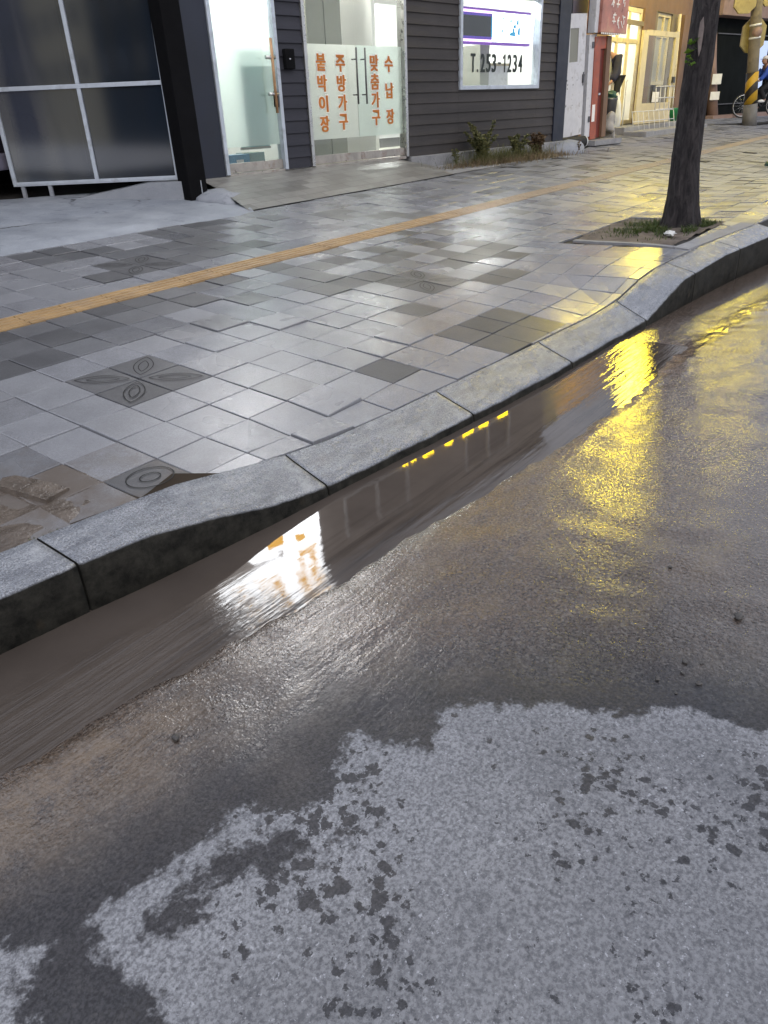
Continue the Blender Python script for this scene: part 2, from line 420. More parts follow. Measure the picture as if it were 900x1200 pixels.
MT['red'] = simple('rusty_red_paint', (.36, .085, .045), .45, 0, .3, 5, .1, 60, .5, .3, (.20, .10, .06))
MT['red_dark'] = simple('dark_red_paint', (.15, .028, .02), .5, 0, .3, 5, .1, 60)
MT['red_sign'] = simple('sign_red', (.42, .17, .13), .35, 0, .35, 3, .05, 50, .5, .3, (.50, .36, .22))
MT['black_rubber'] = simple('black_rubber', (.015, .015, .016), .7, 0, .3, 8, .2, 60)
MT['plaster'] = simple('interior_white', (.80, .80, .78), .7, 0, .04, 2, .02, 40)
MT['upper_wall'] = simple('upper_wall_render', (.17, .15, .135), .75, 0, .25, 1.5, .3, 30)
MT['window_frame'] = simple('grey_window_frame', (.42, .42, .42), .4, .2, .1, 4)
MT['dark_void'] = simple('dark_shutter', (.006, .008, .009), .9, 0, .3, 2, .05, 40, .1)
MT['mauve'] = simple('mauve_wall', (.16, .15, .20), .7, 0, .2, 2, .1, 50)
MT['pink'] = simple('pink_render', (.26, .175, .145), .6, 0, .2, 3, .1, 50, .4, .2)
MT['pole'] = simple('pole_concrete', (.20, .17, .12), .8, 0, .25, 4, .3, 60, .4, .3)
MT['pole_low'] = simple('pole_base_grey', (.15, .145, .14), .8, 0, .25, 5, .3, 60)
MT['yellow'] = simple('faded_yellow', (.34, .28, .12), .55, 0, .25, 4, .1, 60, .4, .3, (.22, .17, .07))
MT['blue_cloth'] = simple('blue_jacket', (.02, .07, .36), .75, 0, .3, 9, .3, 60)
MT['navy_cloth'] = simple('navy_jacket', (.018, .019, .045), .8, 0, .35, 9, .3, 60)
MT['black_cloth'] = simple('black_trousers', (.012, .012, .015), .85, 0, .3, 9, .3, 60)
MT['white_cloth'] = simple('white_cap', (.66, .64, .63), .8, 0, .1, 9, .2, 60)
MT['skin'] = simple('skin', (.36, .20, .14), .55, 0, .15, 9, .1, 60)
MT['hair'] = simple('hair', (.012, .010, .010), .6, 0, .3, 20, .3, 90)
MT['bag_white'] = simple('white_plastic', (.72, .73, .72), .35, 0, .1, 5, .5, 22)
MT['bag_green'] = simple('dark_green_plastic', (.02, .07, .05), .4, 0, .2, 5, .4, 25)
MT['green'] = simple('green_plastic', (.01, .16, .05), .4, 0, .2, 5)
MT['stone'] = simple('pebble', (.085, .08, .077), .55, 0, .4, 30, .5, 120)
MT['pale_stone'] = simple('pale_stone', (.38, .36, .33), .8, 0, .2, 9, .5, 60)
MT['card_blue'] = simple('blue_box', (.05, .19, .34), .6, 0, .12, 4)
MT['card_grey'] = simple('grey_green_box', (.16, .24, .25), .6, 0, .12, 4)
MT['card_tan'] = simple('tan_card', (.40, .33, .20), .7, 0, .15, 4)
MT['teal'] = simple('teal_board', (.20, .42, .40), .6, 0, .15, 2)
MT['cabinet'] = simple('greige_cabinet', (.36, .35, .30), .5, 0, .08, 2)
MT['cabinet_dark'] = simple('grey_cabinet', (.24, .24, .20), .5, 0, .08, 2)
MT['car'] = simple('dark_car_paint', (.035, .03, .042), .25, .3, .15, 3, .02, 40)
MT['car_light'] = simple('tail_lamp', (.25, .05, .08), .2, 0, .15, 8)
MT['chrome'] = simple('worn_chrome', (.6, .6, .6), .25, .9, .15, 5)
MT['letter_orange'] = simple('orange_vinyl', (.58, .19, .02), .5, 0, .12, 8, .02, 60)
MT['letter_white'] = simple('white_vinyl', (.86, .84, .80), .5, 0, .03, 8, .02, 60)
MT['letter_black'] = simple('black_vinyl', (.012, .02, .018), .5, 0, .2, 8, .02, 60)

def mat_glass(name, tint=(.93, .955, .945), refl=1.0, rough=.02, opacity=.06, body=(.5, .55, .52), painted_streak=None):
    t = NT(name)
    tr = t.n('ShaderNodeBsdfTransparent'); tr.inputs[0].default_value = (*tint, 1)
    df = t.n('ShaderNodeBsdfDiffuse'); df.inputs[0].default_value = (*body, 1)
    if painted_streak is not None:
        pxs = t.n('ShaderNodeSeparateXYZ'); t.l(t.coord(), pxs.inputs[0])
        t.l(t.mix(t.maprange(t.noise(t.mapping(t.coord(), (1.25, 1, .22), (0, R(4), 0), painted_streak[1]), 1.0, 3, .5), .44, .60, 0, 1), body, t.mix(t.maprange(pxs.outputs[0], -1.35, -.55), painted_streak[0], tuple(v * .28 for v in painted_streak[0]))), df.inputs[0])  # pale reflected streak painted into the pane colour, weaker towards the right
    gl = t.n('ShaderNodeBsdfGlossy'); gl.inputs['Roughness'].default_value = rough
    geo = t.n('ShaderNodeNewGeometry'); dp = t.n('ShaderNodeVectorMath', operation='DOT_PRODUCT'); t.l(geo.outputs['Normal'], dp.inputs[0]); t.l(geo.outputs['Incoming'], dp.inputs[1])
    fr = t.math('ADD', .04, t.math('MULTIPLY', .96, t.math('POWER', t.math('SUBTRACT', 1.0, t.math('ABSOLUTE', dp.outputs['Value'])), 5.0)))
    m1 = t.n('ShaderNodeMixShader'); m1.inputs[0].default_value = opacity; t.l(tr.outputs[0], m1.inputs[1]); t.l(df.outputs[0], m1.inputs[2])
    m2 = t.n('ShaderNodeMixShader'); t.l(t.math('MULTIPLY', fr, refl), m2.inputs[0]); t.l(m1.outputs[0], m2.inputs[1]); t.l(gl.outputs[0], m2.inputs[2])
    return t.done(m2.outputs[0])
MT['glass'] = mat_glass('clear_glass')
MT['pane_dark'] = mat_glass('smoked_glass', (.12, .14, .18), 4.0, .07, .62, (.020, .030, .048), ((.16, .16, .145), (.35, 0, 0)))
MT['pane_upper'] = mat_glass('upper_window_glass', (.2, .2, .2), 1.0, .05, .6, (.05, .048, .044))

def mat_frost(name, col=(.80, .90, .86), clear=.25):
    t = NT(name)
    tl = t.n('ShaderNodeBsdfTranslucent'); tl.inputs[0].default_value = (*col, 1)
    df = t.n('ShaderNodeBsdfDiffuse'); df.inputs[0].default_value = (*col, 1)
    tr = t.n('ShaderNodeBsdfTransparent'); tr.inputs[0].default_value = (*col, 1)
    gl = t.n('ShaderNodeBsdfGlossy'); gl.inputs['Roughness'].default_value = .15
    a = t.n('ShaderNodeMixShader'); a.inputs[0].default_value = .35; t.l(tl.outputs[0], a.inputs[1]); t.l(df.outputs[0], a.inputs[2])
    b = t.n('ShaderNodeMixShader'); b.inputs[0].default_value = clear; t.l(a.outputs[0], b.inputs[1]); t.l(tr.outputs[0], b.inputs[2])
    c = t.n('ShaderNodeMixShader'); c.inputs[0].default_value = .05; t.l(b.outputs[0], c.inputs[1]); t.l(gl.outputs[0], c.inputs[2])
    return t.done(c.outputs[0])
MT['frost'] = mat_frost('frosted_film', (.84, .93, .89), .12)
MT['frost2'] = mat_frost('frosted_film_light', (.93, .95, .91), .10)

def mat_bark():
    t = NT('tree_bark'); co = t.coord()
    n = t.noise(t.mapping(co, (1, 1, .28)), 26, 6, .65, .6); f = t.noise(co, 120, 4, .7)
    c = t.mix(t.maprange(n, .35, .65), (.006, .005, .007), (.060, .052, .054))
    c = t.mix(t.maprange(f, .4, .7, .3, 0), c, (.02, .018, .02))
    nb = t.bump(n, 1.0, .035); nb = t.bump(f, .5, .008, nb)
    return t.done(t.bsdf(c, .8, 0, nb, .35))
MT['bark'] = mat_bark()
MT['scar'] = simple('bare_bark_scar', (.21, .17, .16), .7, 0, .3, 14, .4, 60)

def mat_leaf(name, a, b, tr=.3):
    t = NT(name); oi = t.attr('tone')
    c = t.mix(oi, a, b)
    p = t.bsdf(c, .55, 0, None, .4)
    tl = t.n('ShaderNodeBsdfTranslucent'); t.l(c, tl.inputs[0])
    m = t.n('ShaderNodeMixShader'); m.inputs[0].default_value = tr; t.l(p, m.inputs[1]); t.l(tl.outputs[0], m.inputs[2])
    return t.done(m.outputs[0])
MT['leaf'] = mat_leaf('leaf_green', (.022, .045, .012), (.075, .12, .03))
MT['sprout'] = mat_leaf('sprout_green', (.06, .14, .015), (.14, .25, .03))
MT['grass'] = mat_leaf('grass_green', (.028, .055, .012), (.10, .13, .035))
MT['weed'] = mat_leaf('weed_green', (.07, .085, .03), (.20, .19, .085))
MT['weed_dry'] = mat_leaf('weed_brown', (.075, .045, .028), (.17, .115, .065))
MT['straw'] = mat_leaf('dry_grass', (.16, .12, .07), (.30, .23, .14))
# ------------------------------------------------------------------ ground levels
# KX.. kerb line: x, y of its road face, height of its outer and inner top edge
KX=[-40,-9,-3,-1.545,-1.252,-.996,-.717,-.481,-.182,.093,.545,1.128,1.602,2.679,3.133,3.486,3.809,4.758,5.97,12,60]
KY=[2.1,-.62,-1.13,-1.278,-1.318,-1.360,-1.394,-1.420,-1.450,-1.475,-1.522,-1.575,-1.608,-1.640,-1.66,-1.677,-1.69,-1.740,-1.852,-2.42,-6.7]
KO=[-.03,-.03,-.035,-.040,-.040,-.042,-.09,-.145,-.180,-.184,-.183,-.184,-.184,-.192,-.190,-.104,-.027,.009,.01,.03,.3]
KI=[-.02,-.02,-.02,-.019,-.016,-.012,-.018,-.05,-.088,-.108,-.105,-.092,-.088,-.10,-.075,.0,.038,.058,.075,.12,.45]
A,B=.0740722,.0060295
def sm(a,b,x):
    t=np.clip((np.asarray(x,float)-a)/(b-a),0,1);return t*t*(3-2*t)
def kf(x): return np.interp(x,KX,KY)
def ki(x): return kf(x)+.24
def ko_z(x): return np.interp(x,KX,KO)
def ki_z(x): return np.interp(x,KX,KI)
def gz(x): return np.interp(x,[-9,2,6,12,60],[-.225,-.225,-.265,-.255,.0])
def pav(x,y):
    """height of the pavement"""
    yy=np.minimum(y,2.4)+.4*np.maximum(np.minimum(y,6)-2.4,0) if False else y
    pl=A*yy+B*x
    k=ki(x);d=np.maximum(y-k,0)
    dz=ki_z(x)-(A*k+B*x)-.006
    L=.3+.75*sm(3,4.2,x)
    w=np.exp(-(d/L)**2)*(.15+.85*sm(-.55,-.2,x))
    return pl+w*dz


TILE = .27
def mesh_from(verts, faces, name):
    me = bpy.data.meshes.new(name); me.from_pydata([tuple(v) for v in verts], [], faces); me.update(); return me
def fattr(me, name, vals):
    a = me.attributes.new(name, 'FLOAT', 'POINT'); a.data.foreach_set('value', np.asarray(vals, dtype=np.float32).ravel())
def smooth_noise(x, y, s, seed=0):
    return np.array([mnoise.noise(Vector((a * s, b * s, seed))) for a, b in zip(np.ravel(x), np.ravel(y))]).reshape(np.shape(x))

def in_poly_sdf(px, py, pts):
    """signed distance, positive inside"""
    pts = np.array(pts, float); n = len(pts)
    d = np.full(px.shape, 1e9); ins = np.zeros(px.shape, bool)
    for i in range(n):
        a = pts[i]; b = pts[(i + 1) % n]; e = b - a
        wx = px - a[0]; wy = py - a[1]
        t = np.clip((wx * e[0] + wy * e[1]) / (e @ e + 1e-12), 0, 1)
        d = np.minimum(d, np.hypot(wx - t * e[0], wy - t * e[1]))
        c = ((a[1] <= py) & (b[1] > py)) | ((b[1] <= py) & (a[1] > py))
        with np.errstate(divide='ignore', invalid='ignore'):
            xi = a[0] + (py - a[1]) / (e[1] if abs(e[1]) > 1e-9 else 1e-9) * e[0]
        ins ^= c & (px < xi)
    return np.where(ins, d, -d)

# dry asphalt: outline on the road surface, then wet patches left inside it
DRY = [(.6, -4.3), (-.1, -3.72), (-.61, -3.26), (-.63, -3.10), (-.69, -2.99), (-.73, -2.91), (-.79, -2.86), (-.83, -2.76), (-.89, -2.69), (-.91, -2.60), (-.96, -2.52),
       (-1.05, -2.55), (-1.14, -2.58), (-1.18, -2.48), (-1.17, -2.38), (-1.24, -2.39), (-1.32, -2.44), (-1.40, -2.48), (-1.47, -2.42), (-1.51, -2.32),
       (-1.58, -2.31), (-1.69, -2.31), (-1.77, -2.29), (-1.89, -2.27), (-1.93, -2.34), (-1.93, -2.42), (-1.90, -2.50), (-1.97, -2.58), (-2.06, -2.62), (-2.6, -3.0), (-3.4, -4.0), (-3.4, -6), (.6, -6)]
DRY2 = [(-2.04, -2.17), (-1.985, -2.235), (-2.03, -2.33), (-2.10, -2.38), (-2.7, -2.8), (-2.9, -2.3), (-2.3, -2.1)]
WETB = [((-1.60, -2.455), (.125, .038), -38), ((-1.80, -2.42), (.035, .022), -40), ((-1.12, -2.52), (.06, .04), 0), ((-2.02, -2.45), (.06, .10), -30), ((-1.33, -2.79), (.0, .0), 0), ((-2.02, -2.36), (.05, .06), 0)]

def road_height(x, q):
    g = gz(x)
    floor = g - .022 + .021 * sm(1.5, 2.5, x)
    rise = np.where(q > .40, (q - .40) * .20, 0)
    rise = np.minimum(rise, .028 + np.maximum(q - .5, 0) * .012)
    return floor + rise

def build_road():
    xs = np.concatenate([np.arange(-14, -3, .5), np.arange(-3, 4.2, .03), np.arange(4.2, 10, .12), np.arange(10, 70, 1.5)])
    qs = np.concatenate([np.arange(-.02, .9, .025), np.arange(.9, 3.3, .035), np.arange(3.3, 6, .3), np.arange(6, 14, 1.0)])
    Xg, Q = np.meshgrid(xs, qs, indexing='ij')
    Y = kf(Xg) - Q
    Z = road_height(Xg, Q)
    near = (Xg > -3.2) & (Xg < 6) & (Q < 3.5)
    nz = np.zeros_like(Z); band = np.exp(-((Q - .48) / .12) ** 2)
    nz[near] = .005 * smooth_noise(Xg[near], Y[near], 2.2, 3) + .0035 * smooth_noise(Xg[near], Y[near], 7.5, 5) + .0022 * smooth_noise(Xg[near] * .5, Q[near] * 3.2, 9, 8) + (.006 + .006 * sm(1.0, 2.0, Xg[near])) * band[near] * smooth_noise(Xg[near], Q[near] * 2, 12, 11)
    Z = Z + nz * np.clip(Q * 3, 0, 1)
    nx, nq = Xg.shape
    V = np.stack([Xg, Y, Z], -1).reshape(-1, 3)
    F = [(i * nq + j, i * nq + j + 1, (i + 1) * nq + j + 1, (i + 1) * nq + j) for i in range(nx - 1) for j in range(nq - 1)]
    me = mesh_from(V, F, 'road')
    px = Xg.ravel(); py = Y.ravel()
    d = np.maximum(in_poly_sdf(px, py, DRY), in_poly_sdf(px, py, DRY2))
    for (c, r, ang) in WETB:
        if r[0] <= 0: continue
        a = R(ang); dx = px - c[0]; dy = py - c[1]
        u = (dx * math.cos(a) + dy * math.sin(a)) / r[0]; w = (-dx * math.sin(a) + dy * math.cos(a)) / r[1]
        d = np.minimum(d, (np.hypot(u, w) - 1) * min(r))
    fattr(me, 'dry', np.clip(d, -.6, .6)); fattr(me, 'q', Q.ravel())
    o = obj('road', me, MT['road'], smooth=True); tag(o, kind='structure')
build_road()

def build_water():
    xs = np.arange(-9, 2.75, .06); qs = np.arange(-.01, .72, .04)
    Xg, Q = np.meshgrid(xs, qs, indexing='ij'); Y = kf(Xg) - Q
    Z = np.full_like(Xg, -.225)
    nx, nq = Xg.shape
    V = np.stack([Xg, Y, Z], -1).reshape(-1, 3)
    F = [(i * nq + j, i * nq + j + 1, (i + 1) * nq + j + 1, (i + 1) * nq + j) for i in range(nx - 1) for j in range(nq - 1)]
    me = mesh_from(V, F, 'gutter_water'); fattr(me, 'q', Q.ravel())
    tag(obj('gutter_water', me, MT['water'], smooth=True), kind='structure')
build_water()

# ------------------------------------------------------------------ the pavement
FX, FY, FR = 9.2545, 4.0989, -.10708          # foot of the shop front, its heading
cF, sF = math.cos(FR), math.sin(FR)
def fpt(s, d=0.0): return (FX + s * cF - d * sF, FY + s * sF + d * cF)
def yback(x):
    """far edge of the slabs: concrete apron, ramp, then the foot of the shops"""
    a = np.interp(x, [-20, .8, 1.07, 1.88, 2.57, 3.75, 4.0, 8.4, 8.45, 9.3, 12.8, 13.2, 18, 30, 40], [3.3, 3.3, 3.22, 3.19, 3.21, 3.12, 3.22, 3.25, 3.25, 3.55, 3.22, 3.3, 4.5, 4.9, 4.6])
    return a
PIT = [(4.72, -.368), (4.602, -1.20), (6.13, -1.36), (6.62, -.56), (6.50, -.20)]

def build_pavement_base():
    xs = np.concatenate([np.arange(-14, -2, .5), np.arange(-2, 9, .1), np.arange(9, 70, .75)])
    ts = np.linspace(0, 1, 60)
    V = []
    for x in xs:
        k = float(ki(x)) - .1; yb = 16.0
        for t in ts:
            y = k + (yb - k) * t ** 1.7
            V.append((x, y, float(pav(x, y)) - .017 - (.03 if y < float(ki(x)) else 0)))
    n = len(ts)
    F = [(i * n + j, (i + 1) * n + j, (i + 1) * n + j + 1, i * n + j + 1) for i in range(len(xs) - 1) for j in range(n - 1)]
    me = mesh_from(V, F, 'pavement')
    return tag(obj('pavement', me, MT['joint'], smooth=True), kind='structure')
PAVE = build_pavement_base()

def clip(poly_, a, b, c):
    """keep a*x+b*y>=c"""
    out = []
    for i in range(len(poly_)):
        p = poly_[i]; q = poly_[(i + 1) % len(poly_)]
        dp = a * p[0] + b * p[1] - c; dq = a * q[0] + b * q[1] - c
        if dp >= 0: out.append(p)
        if (dp >= 0) != (dq >= 0):
            t = dp / (dp - dq); out.append((p[0] + (q[0] - p[0]) * t, p[1] + (q[1] - p[1]) * t))
    return out

DARK = {(3, 3), (6, 3), (7, 3), (8, 3), (6, 4), (7, 4), (8, 4), (7, 1), (7, -2), (8, -2), (11, 1), (12, 1), (12, -1), (13, -1), (14, -1), (13, -2), (14, 0), (15, -1), (17, 4),
        (9, -1), (10, -1), (9, 0), (10, 0), (-1, -1), (0, -1), (-1, 0), (0, 0), (-3, 3), (15, -2), (12, -3), (11, -3), (10, -4)}
MID = {(0, -3), (1, -3), (2, -3), (2, -2), (3, -2), (11, -2), (10, -2), (-4, 1), (1, 2), (16, 3)}
def in_pit(x, y): return in_poly_sdf(np.array([x]), np.array([y]), PIT)[0] > -.02

def build_slabs():
    V = []; F = []; S = []; W = []; SD = []; MU = []
    def shade_of(i, j, row):
        h = random.random()
        if row == 'low':
            if (i, j) in DARK: return .0 + .12 * h
            if (i, j) in MID: return .45 + .2 * h
            if j in (-5, -4) and i <= 4: return .02 + .25 * h
            if j == -3 and i < 0: return .05 + .25 * h
            if j <= -3 and 5 <= i <= 18 and h < .58: return .02 + .3 * random.random()
            if j == -2 and 9 <= i <= 17 and h < .3: return .15
            if i > 18 and h < .14: return .25 + .3 * random.random()
        else:
            if (i, j) in ((5, 1), (6, 1), (5, 2), (6, 2)): return .05
            if 3.1 <= i * 1.0 <= 12 and 1 <= j <= 5 and mnoise.noise(Vector((i * .33, j * .45, 4))) > -.02: return .05 + .25 * h
            if i < 3 and mnoise.noise(Vector((i * .3, j * .5, 9))) > .12: return .1 + .2 * h
            if i > 12 and h < .17: return .2 + .3 * random.random()
        return .78 + .22 * random.random()
    def tile(pts, i, j, row, near):
        if len(pts) < 3: return
        ar = abs(sum(pts[k][0] * pts[(k + 1) % len(pts)][1] - pts[(k + 1) % len(pts)][0] * pts[k][1] for k in range(len(pts)))) / 2
        if ar < .004: return
        cx = sum(p[0] for p in pts) / len(pts); cy = sum(p[1] for p in pts) / len(pts)
        sh = shade_of(i, j, row); sd = random.random()
        tz = random.gauss(0, .0016); tx = random.gauss(0, .0065); ty = random.gauss(0, .0065)
        if random.random() < .10: tz += random.gauss(0, .004); tx += random.gauss(0, .010); ty += random.gauss(0, .010)
        if (i, j) in ((11, 3), (12, 3)): ty += .02
        m = max(0, min(1, .95 - math.hypot((cx + 1.15) * .8, (cy + .75) * 1.25) / .75))
        gap = .0028
        def top(p, ins, dz):
            dx = cx - p[0]; dy = cy - p[1]; L = math.hypot(dx, dy) + 1e-6
            x = p[0] + dx / L * ins * 1.4; y = p[1] + dy / L * ins * 1.4
            return (x, y, float(pav(x, y)) + tz + (x - cx) * tx + (y - cy) * ty + dz)
        b = len(V); n = len(pts)
        wetv = max(0, min(1, 1.15 - max(0, cx - 5) / 7 + .2 * random.uniform(-1, 1)))
        rings = [(gap, -.02), (gap, -.0025), (gap + .0035, 0)] if near else [(gap, 0)]
        for ins, dz in rings:
            for p in pts: V.append(top(p, ins, dz)); S.append(sh); W.append(wetv); SD.append(sd); MU.append(m)
        for rk in range(len(rings) - 1):
            for k in range(n):
                F.append((b + rk * n + k, b + rk * n + (k + 1) % n, b + (rk + 1) * n + (k + 1) % n, b + (rk + 1) * n + k))
        o = b + (len(rings) - 1) * n
        F.append(tuple(o + k for k in range(n)))
    def row(y0, y1, j, rowname, lo=-14, hi=150):
        i = lo
        while i < hi:
            x0 = i * TILE; x1 = x0 + TILE
            near = x0 < 9
            xc = (x0 + x1) / 2; yc = (y0 + y1) / 2
            if in_pit(xc, yc) : i += 1; continue
            ptsl = [(x0, y0), (x1, y0), (x1, y1), (x0, y1)]
            k0 = float(ki(x0)) + .012; k1 = float(ki(x1)) + .012
            sl = (k1 - k0) / TILE
            if y0 < max(k0, k1): ptsl = clip(ptsl, -sl, 1, k0 - sl * x0)
            if len(ptsl) >= 3:
                b0 = float(yback(x0)); b1 = float(yback(x1)); sb = (b1 - b0) / TILE
                if y1 > min(b0, b1): ptsl = clip(ptsl, sb, -1, sb * x0 - b0)
                if len(ptsl) >= 3: tile(ptsl, i, j, rowname, near)
            i += 1
    for j in range(-5, 12):
        y1 = -j * TILE; y0 = y1 - TILE
        if j == -5: y1 = 1.30
        if y0 < -6: break
        row(y0, y1, j, 'low')
    for k in range(0, 14):
        row(1.545 + k * TILE, 1.545 + (k + 1) * TILE, k, 'up')
    me = mesh_from(V, F, 'paving_slabs')
    for nme, vals in (('shade', S), ('wet', W), ('seed', SD), ('mud', MU)): fattr(me, nme, vals)
    o = obj('paving_slabs', me, MT['slab'], PAVE)
build_slabs()

def build_tactile():
    bm = BM()
    i = 0; x = -14 * TILE
    w0, w1 = 1.306, 1.538
    while x < 40:
        x1 = x + .33
        dz = random.gauss(0, .001)
        z = lambda a, b: float(pav(a, b)) + .004 + dz
        g = .0025
        def slab(ya, yb, h, ins=0.0):
            pts = [(x + g, ya), (x1 - g, ya), (x1 - g, yb), (x + g, yb)]
            lo = [bm.verts.new((p[0], p[1], z(*p) - .02)) for p in pts]
            yo = [(p[0], p[1] + (ins if kk < 2 else -ins)) for kk, p in enumerate(pts)]
            hi = [bm.verts.new((p[0], p[1], z(*p) + h)) for p in yo]
            bm.faces.new(hi)
            for k in range(4): bm.faces.new((lo[k], lo[(k + 1) % 4], hi[(k + 1) % 4], hi[k]))
        slab(w0, w1, 0)
        if x < 16:
            for r in range(4):
                yc = w0 + (w1 - w0) * (r + .5) / 4
                slab(yc - .017, yc + .017, .006, .006)
        x = x1
    o = obj('tactile_strip', bm, MT['tactile'], PAVE)
    o['label'] = 'worn yellow ridged tactile strip running along the pavement'
build_tactile()

def build_flowers():
    bm = BM()
    def ribbon(pts, w=.0027):
        for a, b in zip(pts[:-1], pts[1:]):
            d = (Vector(b) - Vector(a)); n = Vector((-d.y, d.x)).normalized() * w
            P = [(a[0] + n.x, a[1] + n.y), (b[0] + n.x, b[1] + n.y), (b[0] - n.x, b[1] - n.y), (a[0] - n.x, a[1] - n.y)]
            bm.faces.new([bm.verts.new((p[0], p[1], float(pav(*p)) + .0042)) for p in P])
    for (cx, cy) in ((0, 0), (2.7, 0.0), (1.62, 2.085)):
        for sx in (-1, 1):
            for sy in (-1, 1):
                for wdt in (.052, .026):
                    for sg in (-1, 1):
                        pts = []
                        a, b = (.05, .33) if wdt > .03 else (.10, .27)
                        for t in np.linspace(0, 1, 13):
                            l = a + (b - a) * t; o = sg * wdt * math.sin(PI * t) ** .8
                            e = (sx * .7071, sy * .7071); nn = (-e[1], e[0])
                            pts.append((cx + e[0] * l + nn[0] * o, cy + e[1] * l + nn[1] * o))
                        ribbon(pts)
    # the single petal slab beside the kerb
    cx, cy = -.672, -.935
    for rx, ry in ((.10, .085), (.045, .035)):
        pts = [(cx + rx * math.cos(t), cy + ry * math.sin(t)) for t in np.linspace(0, 2 * PI, 25)]
        ribbon(pts)
    obj('flower_relief', bm, MT['black_rubber'], PAVE)
build_flowers()

# ------------------------------------------------------------------ kerbstones
def kerbstone(x0, x1, label):
    bm = BM()
    xs = np.arange(x0 + .004, x1 - .004 + 1e-6, (x1 - x0 - .008) / 44)
    cx = (x0 + x1) / 2; oy = float(kf(cx)); oz = float(gz(cx))
    rings = []
    for x in xs:
        yf = float(kf(x)); zo = float(ko_z(x)) ; zi = float(ki_z(x)); yi = yf + .24
        zf = float(gz(x)) - .08
        n1 = .004 * mnoise.fractal(Vector((x * 5, 2, 0)), 1, 2, 3) + .010 * max(0, mnoise.noise(Vector((x * 13, 4, 0))) - .28); n2 = .005 * mnoise.fractal(Vector((x * 4, 7, 0)), 1, 2, 3)
        r = .014
        sl = (zi - zo) / .24
        P = [(yf + n1, zf), (yf - .004 + n1, (zf + zo) / 2), (yf + n1, zo - r), (yf + r * .3 + n1, zo - r * .3), (yf + r + n1, zo + sl * r)]
        for t in (.3, .55, .8): P.append((yf + .24 * t, zo + sl * .24 * t + n2 * .6))
        P += [(yi - .008, zi - .001), (yi, zi - .009), (yi, zf)]
        rings.append([bm.verts.new((x - cx, p[0] - oy, p[1] - oz)) for p in P])
    m = len(rings[0])
    for a, b in zip(rings[:-1], rings[1:]):
        for k in range(m):
            f = bm.faces.new((a[k], b[k], b[(k + 1) % m], a[(k + 1) % m])); f.smooth = True
    bm.faces.new(rings[0]); bm.faces.new(rings[-1][::-1])
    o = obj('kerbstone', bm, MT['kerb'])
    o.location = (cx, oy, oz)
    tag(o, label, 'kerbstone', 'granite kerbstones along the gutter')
for a, b, lab in [(-2.35, -1.25, 'full height wet granite kerbstone at the left edge, its road face black with grime'),
                  (-1.25, -.18, 'granite kerbstone beside the muddy puddle whose edge twists down to the gutter'),
                  (-.18, .86, 'dropped granite kerbstone just right of the twisting one, first of the lowered run'),
                  (.86, 1.92, 'dropped granite kerbstone in the middle of the lowered run, beside the smooth gutter water'),
                  (1.92, 3.10, 'last dropped granite kerbstone, beside the bright yellow glow on the road'),
                  (3.10, 4.02, 'granite kerbstone that climbs steeply back to full height with a pale patch on top'),
                  (4.02, 5.10, 'full height granite kerbstone beside the front of the tree pit'),
                  (5.10, 6.20, 'full height granite kerbstone at the right edge, beyond the tree')]:
    kerbstone(a, b, lab)

# ------------------------------------------------------------------ mud, puddle and broken slab by the kerb
def build_mud():
    xs = np.arange(-2.6, -.2, .02); ys = np.arange(-1.35, .1, .02)
    Xg, Yg = np.meshgrid(xs, ys, indexing='ij')
    d = 1 - np.hypot((Xg + 1.55) / .78, (Yg + .95) / .48)
    d2 = 1 - np.hypot((Xg + .95) / .42, (Yg + 1.02) / .14)
    d = np.minimum(d, .75 - 1.6 * np.maximum(0, Xg + 1.25))
    n = smooth_noise(Xg, Yg, 5, 1) * .5 + smooth_noise(Xg, Yg, 14, 2) * .3 + smooth_noise(Xg, Yg, 30, 3) * .15
    Z = np.array([[float(pav(a, b)) for b in ys] for a in xs]) - .003 + np.clip(d, -1, .55) * .022 + n * .013
    pud = np.exp(-(((Xg + .88) * .96 + (Yg + 1.0) * .1) / .26) ** 2 - ((Yg + 1.02) / .06) ** 2)
    Z -= pud * .02
    keep = Yg > ki(Xg) + .004
    nx, nq = Xg.shape
    V = np.stack([Xg, Yg, Z], -1).reshape(-1, 3); K = keep.ravel()
    F = [f for f in ((i * nq + j, (i + 1) * nq + j, (i + 1) * nq + j + 1, i * nq + j + 1) for i in range(nx - 1) for j in range(nq - 1)) if all(K[k] for k in f)]
    tag(obj('mud', mesh_from(V, F, 'mud'), MT['mud'], smooth=True), kind='structure')
    bm = BM(); PZ = float(pav(-.86, -1.035)) + .001
    pts = [(-1.16, float(ki(-1.16)) + .004, PZ), (-.95, float(ki(-.95)) + .004, PZ), (-.72, float(ki(-.72)) + .004, PZ), (-.46, float(ki(-.46)) + .004, PZ), (-.62, -.93, PZ), (-.80, -.90, PZ), (-1.02, -.93, PZ)]
    poly(bm, pts)
    o = obj('puddle', bm, MT['puddle']); tag(o, kind='structure')
build_mud()
def fragment(x, y, rz, w, l, tilt, label):
    bm = BM()
    out = [(-w / 2, -l / 2), (w * .45, -l / 2), (w / 2, -l * .1), (w * .38, l * .42), (w * .05, l / 2), (-w * .42, l * .38)]
    lo = [bm.verts.new((p[0], p[1], -.03)) for p in out]; hi = [bm.verts.new((p[0] * .97, p[1] * .97, .012)) for p in out]
    bm.faces.new(hi); bm.faces.new(lo[::-1])
    for k in range(6): bm.faces.new((lo[k], lo[(k + 1) % 6], hi[(k + 1) % 6], hi[k]))
    o = obj('paving_fragment', bm, MT['mud']); o.location = (x, y, float(pav(x, y)) + .006); o.rotation_euler = (R(tilt), R(3), R(rz))
    tag(o, label, 'paving piece')
